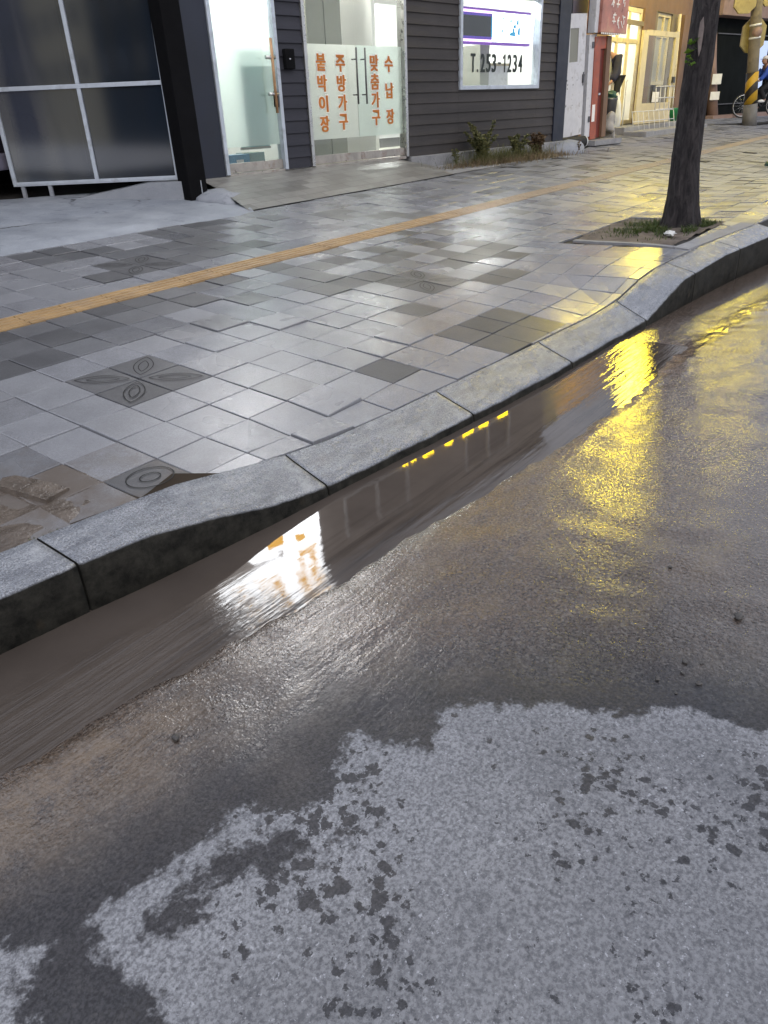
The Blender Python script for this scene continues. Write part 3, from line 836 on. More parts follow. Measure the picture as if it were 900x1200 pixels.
fragment(-1.02, -.64, 14, .13, .30, 4, 'broken muddy piece of paving slab lying loose in the mud by the kerb')

fragment(-1.34, -.60, -22, .17, .24, -5, 'larger broken piece of grey paver sunk in the mud at the left edge')

# pebbles scattered over the wet road
PEB = [(-.16, -3.08, .016, 'largest dark pebble, alone on the wet road near the right edge'), (-1.47, -2.02, .013, 'dark pebble on the wet road below the gutter water, left half of the photo'), (.01, -2.82, .008, 'small pebble on the wet road left of the largest one, highest of its cluster'),
       (-.46, -3.01, .010, 'pebble in the grit just above the dry patch'), (-.53, -3.07, .009, 'pebble in the grit just above the dry patch'), (-.57, -2.97, .009, 'pebble in the grit just above the dry patch'),
       (-.51, -3.02, .006, 'pebble in the grit just above the dry patch'), (-.44, -3.05, .006, 'pebble in the grit just above the dry patch'), (-.60, -3.03, .005, 'pebble in the grit just above the dry patch')]
for i, (x, y, r, lab) in enumerate(PEB):
    bm = BM(); lump(bm, (0, 0, 0), (r, r * .75, r * .6), i + 3, .45, 2, 1.2)
    o = obj('pebble', bm, MT['stone'], smooth=True)
    q = float(kf(x)) - y
    o.location = (x, y, float(road_height(x, q)) + r * .4); o.rotation_euler = (0, 0, i * 1.3)
    tag(o, lab, 'pebble', 'pebbles on the wet road' if i < 3 else 'pebbles in the grit above the dry patch')
# ------------------------------------------------------------------ the shop with dark siding
SH = thing('shop_building', 'two storey shop clad in charcoal lap siding with glass doors and a lit window', 'building', (FX, FY, 0), FR)
ZF = .545            # shop floor
def siding(s0, s1, z0, z1, mat, d0=0.0, name='siding', step=.15, ph=.68):
    bm = BM()
    z = ph - step * math.ceil((ph - z0) / step)
    while z < z1:
        a = max(z, z0); b = min(z + step, z1)
        if b - a > .01:
            t0 = (a - z) / step; t1 = (b - z) / step
            ya = d0 - .024 + .020 * t0; yb = d0 - .024 + .020 * t1
            P = [(ya, a), (yb, b), (d0 + .03, b), (d0 + .03, a)]
            n = 6
            cols = []
            for k in range(n + 1):
                s = s0 + (s1 - s0) * k / n
                w = .0025 * mnoise.noise(Vector((s * 1.7, z * 5, 1)))
                cols.append([bm.verts.new((s, p[0], p[1] + (w if 0 < k < n else 0))) for p in P])
            for c1, c2 in zip(cols[:-1], cols[1:]):
                for k in range(4): bm.faces.new((c1[k], c2[k], c2[(k + 1) % 4], c1[(k + 1) % 4]))
            bm.faces.new(cols[0]); bm.faces.new(cols[-1][::-1])
        z += step
    return obj(name, bm, mat, SH)
siding(-3.27, -2.83, ZF, 3.2, MT['siding_blue'])
siding(-.735, .565, .54, 3.2, MT['siding'])
siding(2.95, 3.56, .54, 3.2, MT['siding'])
siding(.567, 2.948, .54, 1.455, MT['siding'])
siding(.567, 2.948, 2.86, 3.2, MT['siding'])
bm = BM(); box(bm, 3.562, 3.95, -.045, .3, .50, 3.2, bev=.006); obj('corner_trim', bm, MT['navy'], SH)
bm = BM(); box(bm, -4.80, -4.33, -.02, .15, .44, 3.2, bev=.004); obj('wall_panel', bm, MT['navy'], SH)
bm = BM(); box(bm, -.72, 3.93, -.07, .2, .2, .537, bev=.012); obj('plinth', bm, MT['plinth'], SH)
bm = BM(); box(bm, -.735, 3.95, .035, .16, .54, 1.455); box(bm, -.735, .565, .035, .16, 1.455, 3.2); box(bm, 2.95, 3.95, .035, .16, 1.455, 3.2); box(bm, .565, 2.95, .035, .16, 2.86, 3.2)
box(bm, -3.27, -2.83, .035, .16, .3, 3.2); obj('backing_wall', bm, MT['plaster'], SH)
# interior shell
bm = BM()
box(bm, -4.8, 3.95, .16, 4.2, .40, ZF - .003); obj('floor', bm, MT['cabinet'], SH)
bm = BM()
box(bm, -4.8, 3.95, 4.2, 4.3, .4, 3.2); box(bm, -4.9, -4.8, .16, 4.3, .4, 3.2); box(bm, 3.95, 4.05, .31, 4.3, .4, 3.2)
box(bm, -3.02, -2.95, .17, 4.2, .55, 3.1); box(bm, -.5, -.42, .9, 4.2, .55, 3.1)
obj('interior_wall', bm, MT['plaster'], SH)
bm = BM(); box(bm, -4.8, 3.95, .03, 4.2, 3.202, 3.30); obj('ceiling', bm, MT['plaster'], SH)
MT['tube'] = emitter('fluorescent_tube', (1.0, .97, .90), 170.0)
MT['tube_door'] = emitter('fluorescent_tube_bright', (1.0, 1.0, .96), 420.0)
for (s, d, ln, m) in ((-3.9, .8, .75, 'tube_door'), (-3.9, 2.4, .75, 'tube_door'), (-2.3, 1.1, .6, 'tube'), (-1.4, 1.1, .6, 'tube'), (-1.8, 2.8, 1.0, 'tube'), (1.0, .7, .8, 'tube_door'), (2.5, .7, .8, 'tube_door'), (1.8, 2.6, 1.2, 'tube_door')):
    bm = BM(); tube(bm, [(s - ln / 2, d, 3.14), (s + ln / 2, d, 3.14)], .025, 8); obj('ceiling_lamp', bm, MT[m], SH)

def leaf(s0, s1, z0, z1, d, name='door'):
    """frameless glass leaf: pane, steel shoe rails"""
    bm = BM(); box(bm, s0, s1, d, d + .010, z0 + .115, z1 - .06); p = obj(name, bm, MT['glass'], SH)
    bm = BM(); box(bm, s0, s1, d - .018, d + .028, z0 + .008, z0 + .118, bev=.004); box(bm, s0, s1, d - .018, d + .028, z1 - .06, z1 - .005, bev=.004)
    obj('door_rail', bm, MT['steel_rail'], p)
    return p
def frame(s0, s1, z0, z1, w, mat, name='door_frame', d0=-.04, d1=.10):
    bm = BM()
    box(bm, s0, s0 + w, d0, d1, z0, z1, bev=.004); box(bm, s1 - w, s1, d0, d1, z0, z1, bev=.004); box(bm, s0 + w, s1 - w, d0, d1, z1 - w, z1, bev=.004)
    return obj(name, bm, mat, SH)
# single door with timber pull
frame(-4.325, -3.275, ZF, 2.95, .055, MT['alu'])
bm = BM(); box(bm, -4.268, -3.332, -.03, .09, ZF - .03, ZF + .012, bev=.004); obj('threshold', bm, MT['steel_rail'], SH)
dl = leaf(-4.262, -3.338, ZF + .012, 2.89, .02)
dl['label'] = 'single frosted glass door with a long timber pull handle'
bm = BM(); poly(bm, [(-4.262, .033, .86), (-3.338, .033, .86), (-3.338, .033, 2.83), (-4.262, .033, 2.83)]); obj('frost_film', bm, MT['frost'], dl)
bm = BM(); tube(bm, [(-3.42, -.075, 1.23), (-3.42, -.075, 2.07)], .019, 12); obj('handle', bm, MT['wood'], dl)
bm = BM()
for z in (1.45, 1.86):
    tube(bm, [(-3.52, -.06, z), (-3.36, -.06, z)], .021, 10); tube(bm, [(-3.43, -.06, z), (-3.43, .02, z)], .014, 8)
obj('handle_bracket', bm, MT['steel'], dl)
bm = BM(); box(bm, -3.385, -3.345, -.03, .018, 1.30, 1.48, bev=.004); obj('door_lock', bm, MT['black_paint'], dl)
# double door
frame(-2.825, -.74, ZF, 2.95, .055, MT['steel'])
bm = BM(); box(bm, -2.768, -.797, -.03, .09, ZF - .03, ZF + .010, bev=.004); obj('threshold', bm, MT['steel_rail'], SH)
for k, (a, b) in enumerate(((-2.765, -1.786), (-1.778, -.80))):
    p = leaf(a, b, ZF + .012, 2.89, .02)
    p['label'] = ('left' if k == 0 else 'right') + ' leaf of the double glass door with orange lettering on a frosted band'
    fa, fb = (a, b) if k == 0 else (a, b)
    bm = BM(); poly(bm, [(fa, .033, .875), (fb, .033, .875), (fb, .033, 2.035), (fa, .033, 2.035)]); obj('frost_film', bm, MT['frost2' if k == 0 else 'frost'], p)
    hs = b - .085 if k == 0 else a + .085
    bm = BM(); tube(bm, [(hs, -.07, 1.30), (hs, -.07, 2.0)], .013, 10)
    for z in (1.42, 1.86): tube(bm, [(hs, -.07, z), (hs, .02, z)], .009, 8); tube(bm, [(hs - (.05 if k == 0 else -.05), -.02, z), (hs, -.02, z)], .006, 6)
    obj('handle', bm, MT['dark_steel'], p)
    cols = ((-2.49, '붙박이장', 1.82, .250), (-2.115, '주방가구', 1.81, .242)) if k == 0 else ((-1.42, '맞춤가구', 1.82, .235), (-1.105, '수납장', 1.81, .345))
    bm = BM()
    for (s, word, zt, st) in cols:
        for q, ch in enumerate(word):
            zc = zt - q * st
            add_text(bm, ch, s, zc, .016, .17, 1, .013, 1, fit=(.206, .234))
            for kk, ox in enumerate((-.006, 0, .006)): add_text(bm, ch, s + ox, zc, .013 - .0012 * kk, .17, 1, .0035, 0, fit=(.170, .205))
    obj('lettering', bm, [MT['letter_orange'], MT['letter_white']], p)
# entry phone on the strip between the doors
bm = BM(); box(bm, -3.20, -3.04, -.085, -.022, 1.73, 1.96, bev=.012); e = obj('entry_phone', bm, MT['black_paint'], SH)
bm = BM(); box(bm, -3.14, -3.115, -.089, -.084, 1.84, 1.852); obj('button', bm, MT['chrome'], e)
# display window
frm = frame(.565, 2.95, 1.455, 2.86, .06, MT['alu'], 'shop_window', -.055, .08)
bm = BM(); box(bm, .625, 2.89, -.055, .08, 1.455, 1.515, bev=.004); obj('sill', bm, MT['alu'], frm)
bm = BM(); box(bm, .625, 2.89, .02, .028, 1.515, 2.80); obj('pane', bm, MT['glass'], frm)
bm = BM()
cur = .99
for k, ch in enumerate('T.253-1234'):
    cx_ = (.99, 1.12, 1.265, 1.43, 1.59, 1.75, 1.90, 2.06, 2.23, 2.40)[k]
    if ch in '.-': box(bm, cx_ - (.02 if ch == '.' else .05), cx_ + (.02 if ch == '.' else .05), .012, .014, 1.712 if ch == '.' else 1.83, 1.752 if ch == '.' else 1.862)
    elif ch == '1': prism(bm, [(cx_ - .005, 1.71), (cx_ + .035, 1.71), (cx_ + .035, 1.98), (cx_ + .005, 1.98), (cx_ - .045, 1.935), (cx_ - .045, 1.90), (cx_ - .005, 1.925)], .012, .014)
    else:
        for kk, ox in enumerate((-.007, 0, .007)): add_text(bm, ch, cx_ + ox, 1.845, .0135 - .0012 * kk, .3, 1, .004, 0, fit=(.115, .27))
obj('phone_number', bm, MT['letter_black'], frm)
# lit name board hanging behind the glass
LED = thing('lit_sign_board', 'purple edged lit sign board with a black half and cyan marks behind the window', 'sign', fpt(.655, .11) + (0,), FR)
def skewbox(bm, x0, x1, za0, za1, zb0, zb1, y0, y1, mat=0):
    v = [bm.verts.new(p) for p in ((x0, y0, za0), (x1, y0, zb0), (x1, y0, zb1), (x0, y0, za1), (x0, y1, za0), (x1, y1, zb0), (x1, y1, zb1), (x0, y1, za1))]
    for f in ((0, 1, 2, 3), (7, 6, 5, 4), (0, 4, 5, 1), (3, 2, 6, 7), (0, 3, 7, 4), (1, 5, 6, 2)):
        bm.faces.new([v[i] for i in f]).material_index = mat
MT['led_white'] = emitter('led_white', (.92, .97, 1.0), 4.5)
MT['led_violet'] = emitter('led_violet', (.95, .62, 1.0), 2.6)
MT['led_blue'] = emitter('led_blue', (.13, .05, .62), .9)
MT['led_cyan'] = emitter('led_cyan', (.0, .42, .85), 1.0)
MT['led_violet_deep'] = emitter('led_violet_deep', (.26, .06, .62), .9)
MT['led_black'] = simple('led_black', (.008, .008, .020), .95, 0, .2, 5, .02, 40, .03)
bm = BM(); box(bm, 0, 2.18, .01, .08, 2.125, 2.635); obj('sign_case', bm, MT['led_violet_deep'], LED)
bm = BM(); box(bm, .0, 1.0, .004, .009, 2.20, 2.56); obj('blue_margin', bm, MT['led_blue'], LED)
bm = BM(); box(bm, .03, .96, -.002, .003, 2.235, 2.525); obj('dark_panel', bm, MT['led_black'], LED)
bm = BM(); box(bm, 1.002, 2.16, .0, .008, 2.165, 2.595); obj('lit_panel', bm, MT['led_white'], LED)
bm = BM(); box(bm, .0, 1.0, .002, .0085, 2.566, 2.602); obj('violet_line', bm, MT['led_violet'], LED)
bm = BM(); box(bm, .0, 1.0, .002, .0085, 2.158, 2.194); obj('violet_line', bm, MT['led_violet'], LED)
bm = BM()
for (x, z, w, h) in ((1.30, 2.50, .03, .035), (1.52, 2.47, .05, .05), (1.72, 2.44, .07, .08), (1.28, 2.42, .03, .02), (1.62, 2.39, .09, .05), (1.26, 2.31, .05, .05), (1.50, 2.27, .20, .06), (1.60, 2.30, .06, .10), (1.76, 2.29, .08, .12), (1.05, 2.5, .02, .06)):
    prism(bm, [(x, z), (x + w, z - .01), (x + w * .9, z + h), (x + w * .2, z + h * .7)], -.004, .001)
obj('cyan_mark', bm, MT['led_cyan'], LED)
bm = BM(); box(bm, .965, .998, -.004, .001, 2.235, 2.525); obj('cyan_edge', bm, MT['led_cyan'], LED)

# things inside the shop, seen through the glass
def inside(name, label, cat, s, d, parts, rz=0.0, group=None):
    t = thing(name, label, cat, fpt(s, d) + (ZF,), FR + rz, group)
    for (nm, mat, boxes) in parts:
        bm = BM()
        for b in boxes: box(bm, *b, bev=.004)
        obj(nm, bm, mat, t)
    return t
inside('cardboard_box', 'blue cardboard box on the shop floor behind the single door', 'box', -3.80, .35, [('carton', MT['card_blue'], [(-.17, .17, 0, .3, 0, .21)]), ('tape', MT['white_paint'], [(-.172, .172, .12, .17, .205, .214), (-.06, .06, -.003, 0, .06, .15)])])
inside('cardboard_box', 'grey green cardboard box right of the blue one behind the single door', 'box', -3.46, .38, [('carton', MT['card_grey'], [(-.15, .12, 0, .3, 0, .22)]), ('tape', MT['card_tan'], [(-.152, .122, .12, .17, .215, .224)])])
inside('bucket', 'small pale container by the left foot of the single door', 'container', -4.14, .32, [('body', MT['bag_white'], [(-.06, .06, 0, .12, 0, .16)]), ('lid', MT['card_tan'], [(-.065, .065, -.005, .125, .161, .18)])])
inside('shadow_board', 'tall pale teal board added to cast the teal shadow in the single frosted door', 'board', -3.66, .16, [('board', MT['teal'], [(-.22, .26, 0, .03, .30, 1.45)]), ('foot', MT['cabinet_dark'], [(-.22, .26, -.01, .05, .27, .298)])])  # added stand-in, placed close behind the film for its teal shadow
inside('tall_cabinet', 'greige panel cabinet seen above the frosted band of the left door leaf', 'cabinet', -2.16, 1.3, [('carcass', MT['cabinet'], [(-.30, .02, 0, .5, 0, 2.5)]), ('door', MT['cabinet_dark'], [(-.30, -.145, -.02, 0, .05, 2.45)]), ('door', MT['cabinet'], [(-.14, .02, -.02, 0, .05, 2.45)])])
inside('tall_cabinet', 'olive grey panel cabinet seen above the frosted band of the right door leaf', 'cabinet', -1.42, 1.1, [('carcass', MT['cabinet'], [(-.30, .42, 0, .5, 0, 2.5)]), ('door', MT['cabinet_dark'], [(-.30, .05, -.02, 0, .05, 2.45)]), ('door', MT['cabinet_dark'], [(.075, .42, -.02, 0, .05, 2.45)])])
inside('low_cabinet', 'low grey drawer unit behind the foot of the left door leaf', 'cabinet', -2.55, .7, [('carcass', MT['cabinet'], [(-.2, .75, 0, .4, 0, .42)]), ('drawer', MT['cabinet_dark'], [(-.19, .12, -.02, 0, .05, .38)]), ('drawer', MT['cabinet_dark'], [(.17, .36, -.02, 0, .05, .38)]), ('drawer', MT['cabinet_dark'], [(.41, .74, -.02, 0, .05, .38)])])
inside('display_unit', 'pale display unit standing inside the lit window below the sign board', 'cabinet', 2.22, .55, [('side_panel', MT['cabinet_dark'], [(-.30, -.02, 0, .4, 0, 1.62)]), ('carcass', MT['white_paint'], [(.0, .62, .02, .45, 0, 1.30)]), ('top', MT['card_tan'], [(-.02, .64, 0, .46, 1.302, 1.34)])])

# upper storey (seen in the gutter water and the wet road)
bm = BM()
x0, x1 = -9.5, 3.95
W = [(-2.7, -.95), (.85, 2.5)]
zs0, zs1 = 4.33, 5.2
segs = [(-9.5, -2.7), (-.95, .85), (2.5, 3.95)]
box(bm, x0, x1, -.02, .25, 3.32, zs0); box(bm, x0, x1, -.02, .25, zs1, 5.56)
for a, b in segs: box(bm, a, b, -.02, .25, zs0, zs1)
box(bm, x0, x0 + .25, .25, 8, 3.32, 5.56); box(bm, x1 - .25, x1, .25, 8, 3.32, 5.56); box(bm, x0, x1, 8, 8.25, .3, 5.56)
obj('upper_wall', bm, MT['upper_wall'], SH)
bm = BM(); box(bm, x0 - .1, x1 + .1, -.12, 8.3, 5.562, 5.70); obj('roof', bm, MT['concrete'], SH)
bm = BM(); box(bm, -9.5, -4.92, .1, 8, 3.20, 3.318); obj('soffit', bm, MT['black_paint'], SH)
for a, b in W:
    bm = BM(); w = .06
    for u in (a, (a + b) / 2 - w / 2, b - w): box(bm, u, u + w, -.05, .06, zs0, zs1, bev=.004)
    box(bm, a, b, -.045, .055, zs0, zs0 + w); box(bm, a, b, -.045, .055, zs1 - w, zs1)
    f = obj('window', bm, MT['window_frame'], SH)
    bm = BM(); poly(bm, [(a + w, .01, zs0 + w), (b - w, .01, zs0 + w), (b - w, .01, zs1 - w), (a + w, .01, zs1 - w)]); obj('pane', bm, MT['pane_upper'], f)
MT['sign_white'] = emitter('sign_lit_white', (.95, .97, 1.0), 17.0)
MT['sign_orange'] = emitter('sign_lit_orange', (1.0, .50, .02), 9.0)
MT['neon_yellow'] = emitter('neon_yellow', (1.0, .62, .0), 18.0)
MT['glow_yellow'] = emitter('sign_lit_yellow', (1.0, .77, .04), 80.0)
MT['glow_yellow2'] = emitter('sign_lit_yellow_soft', (1.0, .77, .04), 55.0)
# yellow letters over the shop front
bm = BM()
k = 0
for s in (-1.15, -.92, -.55, .12, .72, 1.28, 1.98):
    w = (.12, .12, .32, .24, .36, .34, .34)[k]; z = 4.10
    for (a, b, c, d) in ((0, .9, .75, .95), (.1, .35, .0, .9), (.0, 1.0, .35, .52), (.62, .85, .1, .8)):
        if k < 2 and a == 0: continue
        box(bm, s + a * w, s + b * w, -.10 - .004 * int(a * 10), -.06, z + c * .24, z + d * .24)
    k += 1
o = obj('yellow_letter_row', bm, MT['neon_yellow'], SH); o['label'] = 'row of lit yellow letters above the shop windows, mirrored in the gutter water'
# projecting lit sign
SG = thing('lit_shop_sign', 'white lit shop sign with orange lettering, mirrored in the gutter water at left', 'sign', fpt(-4.3, -.2) + (0,), FR)
bm = BM(); box(bm, -.75, .62, -.25, .0, 4.05, 4.45); box(bm, .0, .62, -.252, -.002, 4.452, 5.6); prism(bm, [(-1.25, 4.75), (-.12, 4.65), (-.12, 5.35), (-1.25, 5.25)], -.25, 0)
obj('lit_panel', bm, MT['sign_white'], SG)
bm = BM()
for (s, z, w, h) in ((.08, 4.28, .20, .14), (.10, 4.60, .42, .13), (.10, 4.78, .13, .18), (.36, 4.76, .14, .20), (.06, 5.04, .20, .30), (.32, 5.02, .20, .32), (.08, 5.42, .42, .13), (-1.1, 4.92, .22, .26), (-.78, 4.84, .5, .16), (-.40, 5.02, .16, .22), (-.5, 4.16, .36, .16)):
    prism(bm, [(s, z), (s + w, z + .03), (s + w * .9, z + h), (s + w * .1, z + h * .85)], -.262, -.254)
obj('lettering', bm, MT['sign_orange'], SG)
bm = BM(); tube(bm, [(-.2, 0, 4.6), (-.2, .2, 4.6)], .03); tube(bm, [(.3, 0, 5.5), (.3, .2, 5.5)], .03); obj('bracket', bm, MT['dark_steel'], SG)

# ------------------------------------------------------------------ left bay: post, glazed screen, footing, parked car
bm = BM(); 
box(bm, -.13, .12, -.10, .12, -.02, 2.95, bev=.008)
o = obj('post', bm, MT['black_paint']); o.location = (4.10, 4.20, .31); o.rotation_euler = (0, R(-.8), FR); tag(o, 'black square post standing between the glazed screen and the single door', 'post')
bm = BM(); box(bm, -4.93, -4.80, -.02, 2.4, .3, 3.2); obj('side_wall', bm, MT['black_paint'], SH)
bm = BM(); box(bm, -9.5, -4.93, 4.6, 4.7, .3, 3.2); box(bm, -9.6, -9.5, .2, 8, .3, 3.2); obj('bay_wall', bm, MT['navy'], SH)
SYAW = R(-52)
SC = thing('glazed_screen', 'aluminium framed screen of four smoked glass panes standing on small feet', 'screen', (3.98, 4.42, .40), SYAW)
L, Rr, zb, zm, zt = -1.88, .09, .18, 1.18, 2.18
mx = -.885
bm = BM(); fw_ = .045
def bar(a, b, c, d, y0=-.03, y1=.03): box(bm, a, b, y0, y1, c, d, bev=.004)
bar(L, L + fw_, zb, zt); bar(Rr - fw_, Rr, zb, zt); bar(L + fw_, Rr - fw_, zb, zb + fw_); bar(L + fw_, Rr - fw_, zt - fw_, zt); bar(L + fw_, Rr - fw_, zm - .022, zm + .022); 
bar(mx - .022, mx + .022, zb + fw_, zm - .022); bar(mx - .022, mx + .022, zm + .022, zt - fw_)
box(bm, L + fw_, Rr - fw_, -.034, -.03, zb + .018, zb + .024)
obj('frame', bm, MT['alu'], SC)
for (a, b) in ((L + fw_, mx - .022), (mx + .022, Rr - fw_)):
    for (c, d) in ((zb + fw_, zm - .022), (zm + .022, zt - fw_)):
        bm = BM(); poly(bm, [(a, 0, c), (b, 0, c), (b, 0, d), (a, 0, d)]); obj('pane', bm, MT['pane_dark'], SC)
for x in (L + .1, L + .42):
    bm = BM(); box(bm, x - .02, x + .02, -.02, .02, -.02, zb - .002); obj('foot', bm, MT['mortar'], SC)
bm = BM(); prism(bm, [(-1.3, -.1), (.32, -.1), (.32, .205), (-.3, .205), (-1.3, .05)], -.05, .34)
o = obj('concrete_footing', bm, MT['mortar']); o.location = (3.95, 4.36, .36); o.rotation_euler = (0, 0, SYAW + R(4)); tag(o, 'low concrete footing tapering away under the glazed screen', 'footing')
# mound of mortar at the foot of the post
bm = BM(); lump(bm, (0, 0, 0), (.33, .48, .15), 4, .34, 3, 1.0)
o = obj('mortar_mound', bm, MT['mortar']); o.location = (4.40, 4.02, .30); o.rotation_euler = (0, 0, R(-50)); tag(o, 'pale mound of mortar between the black post and the paved ramp', 'mortar')
for p in o.data.polygons: p.use_smooth = True

def car(loc, rz):
    t = thing('parked_car', 'dark parked car whose rear corner shows at the left edge beside the glazed screen', 'car', loc, rz)
    prof = [(-2.1, .32), (-2.15, .62), (-2.0, .92), (-1.55, 1.0), (-.95, 1.38), (.45, 1.42), (1.15, 1.02), (1.95, .86), (2.15, .6), (2.1, .3)]
    bm = BM(); rings = []
    for y, sc in ((-.82, .93), (-.74, 1.0), (.74, 1.0), (.82, .93)):
        rings.append([bm.verts.new((x * (1 if abs(y) < .8 else .985), y * (1 - .12 * max(0, (z - .95) / .45)), .3 + (z - .3) * sc)) for x, z in prof])
    n = len(prof)
    for a, b in zip(rings[:-1], rings[1:]):
        for k in range(n): bm.faces.new((a[k], a[(k + 1) % n], b[(k + 1) % n], b[k]))
    bm.faces.new(rings[0]); bm.faces.new(rings[-1][::-1])
    bmesh.ops.bevel(bm, geom=list(bm.edges), offset=.03, segments=2, affect='EDGES')
    obj('body', bm, MT['car'], t, True)
    bm = BM(); box(bm, -2.2, -2.02, -.72, .72, .34, .52, bev=.03); obj('bumper', bm, MT['mauve'], t)
    for s in (-1, 1):
        bm = BM(); box(bm, -2.17, -2.02, s * .72 - .12 * (s > 0) - .0, s * .72 + .12 * (s < 0), .66, .86, bev=.02); obj('tail_light', bm, MT['car_light'], t)
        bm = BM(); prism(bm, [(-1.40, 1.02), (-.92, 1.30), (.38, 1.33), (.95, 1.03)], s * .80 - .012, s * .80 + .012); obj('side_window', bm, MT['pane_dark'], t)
    for x in (-1.3, 1.3):
        for s in (-1, 1):
            bm = BM(); tube(bm, [(x, s * .66, .31), (x, s * .84, .31)], .31, 20); w = obj('wheel', bm, MT['black_rubber'], t)
            bm = BM(); tube(bm, [(x, s * .842, .31), (x, s * .848, .31)], .19, 16); obj('rim', bm, MT['chrome'], w)
    return t
car((2.15, 8.1, .42), R(118))

# ------------------------------------------------------------------ apron and ramp
def sheet(name, pts, zf, mat, nx=30, ny=20, rough=0.0, seed=0):
    """grid over quad pts (4 corners), z from zf"""
    P = [np.array(p, float) for p in pts]; V = []; F = []
    for i in range(nx + 1):
        for j in range(ny + 1):
            u = i / nx; v = j / ny
            p = (1 - u) * (1 - v) * P[0] + u * (1 - v) * P[1] + u * v * P[2] + (1 - u) * v * P[3]
            V.append((p[0], p[1], zf(p[0], p[1], u, v) + rough * mnoise.fractal(Vector((p[0] * 1.6, p[1] * 1.6, seed)), 1, 2, 4)))
    F = [(i * (ny + 1) + j, (i + 1) * (ny + 1) + j, (i + 1) * (ny + 1) + j + 1, i * (ny + 1) + j + 1) for i in range(nx) for j in range(ny)]
    return tag(obj(name, mesh_from(V, F, name), mat, smooth=True), kind='structure')
sheet('concrete_apron', [(-8, 3.3), (4.05, 3.16), (4.9, 5.0), (-8, 9.5)], lambda x, y, u, v: float(pav(x, y)) - .010 + .034 * min(1, v * 14) + .010 * mnoise.fractal(Vector((x * 4, y * 4, 1)), 1, 2, 4) * (1 if v < .12 else .3), MT['concrete'], 160, 90, .010, 2)
a0 = fpt(-4.75, -.01); a1 = fpt(-.45, -.01)
sheet('entrance_ramp', [(4.02, 3.235), (8.42, 3.262), a1, a0[:2]], lambda x, y, u, v: (float(pav(x, y)) + .008) * (1 - v) + (ZF - .012) * v - .10 * max(0, u - .85) / .15 * v, MT['paver'], 40, 16, .003, 5)
sheet('floor_strip', [(8.42, 3.262), (13.6, 3.3), fpt(4.0, .0), fpt(-.3, .0)], lambda x, y, u, v: float(pav(x, y)) + .010, MT['plinth'], 40, 8, .006, 6).name = 'pavement_edge'
# ------------------------------------------------------------------ between the shops: old white door, red kiosk front
def tm(x, y, z, rz=0, ly=0): return Matrix.Translation((x, y, z)) @ Matrix.Rotation(rz, 4, 'Z') @ Matrix.Rotation(ly, 4, 'Y')
x, y = fpt(4.42, .26)
WD = thing('old_door', 'peeling white door with a narrow grey pane, between the dark siding and the red post', 'door', (x, y, .56), FR)
LEAN = R(-3.2)
Mx = Matrix.Rotation(LEAN, 4, 'Y')
bm = BM()
box(bm, -.02, .13, -.02, .02, .0, 2.14, M=Mx); box(bm, .45, .74, -.02, .02, 0, 2.14, M=Mx); box(bm, .13, .45, -.02, .02, 0, 1.33, M=Mx); box(bm, .13, .45, -.02, .02, 1.90, 2.14, M=Mx)
obj('leaf', bm, MT['white_paint'], WD)
bm = BM(); box(bm, .13, .45, -.006, .006, 1.33, 1.90, M=Mx); obj('pane', bm, MT['cabinet_dark'], WD)
bm = BM(); box(bm, .66, .71, -.05, -.02, .95, 1.10, M=Mx); box(bm, .69, .72, -.028, -.02, .9, 1.14, M=Mx); obj('handle', bm, MT['dark_steel'], WD)
bm = BM()
for (u, w, h) in ((.06, 1.0, .04), (.09, .93, .03), (.08, .86, .03), (.30, .92, .03), (.25, 1.05, .02), (.45, 1.0, .02), (.05, .55, .05), (.30, .56, .02)):
    poly(bm, [Mx @ Vector(p) for p in ((u, -.0215, w), (u + .03, -.0215, w + .008), (u + .028, -.0215, w + h), (u + .004, -.0215, w + h * .8))])
obj('paint_chip', bm, MT['dark_steel'], WD)
x, y = fpt(5.30, .26)
bm = BM(); box(bm, -.03, .26, -.04, .04, 0, 1.86, M=Mx)
P_ = obj('white_post', bm, MT['white_paint']); P_.location = (x, y, .53); P_.rotation_euler = (0, 0, FR); tag(P_, 'white board post with hinges standing between the old white door and the red post', 'post')
bm = BM()
for z in (.28, 1.62): box(bm, .08, .16, -.052, -.042, z, z + .11, M=Mx)
obj('hinge', bm, MT['dark_steel'], P_)
# wall above the old door with a slack wire
x, y = fpt(3.96, .45)
AW = thing('alley_wall', 'mauve grey wall showing above the old white door, with a slack wire', 'wall', (x, y, .3), FR)
bm = BM(); box(bm, .0, 1.9, .25, .4, 0, 5.5); obj('wall', bm, MT['mauve'], AW)
bm = BM(); tube(bm, [(.1, .2, 2.30), (.45, .2, 2.50), (.8, .2, 2.85)], .012, 6); obj('wire', bm, MT['black_rubber'], AW)
bm = BM(); tube(bm, [(.93, .1, 2.0), (.93, .1, 3.5)], .06, 8); obj('drain_pipe', bm, MT['navy'], AW)
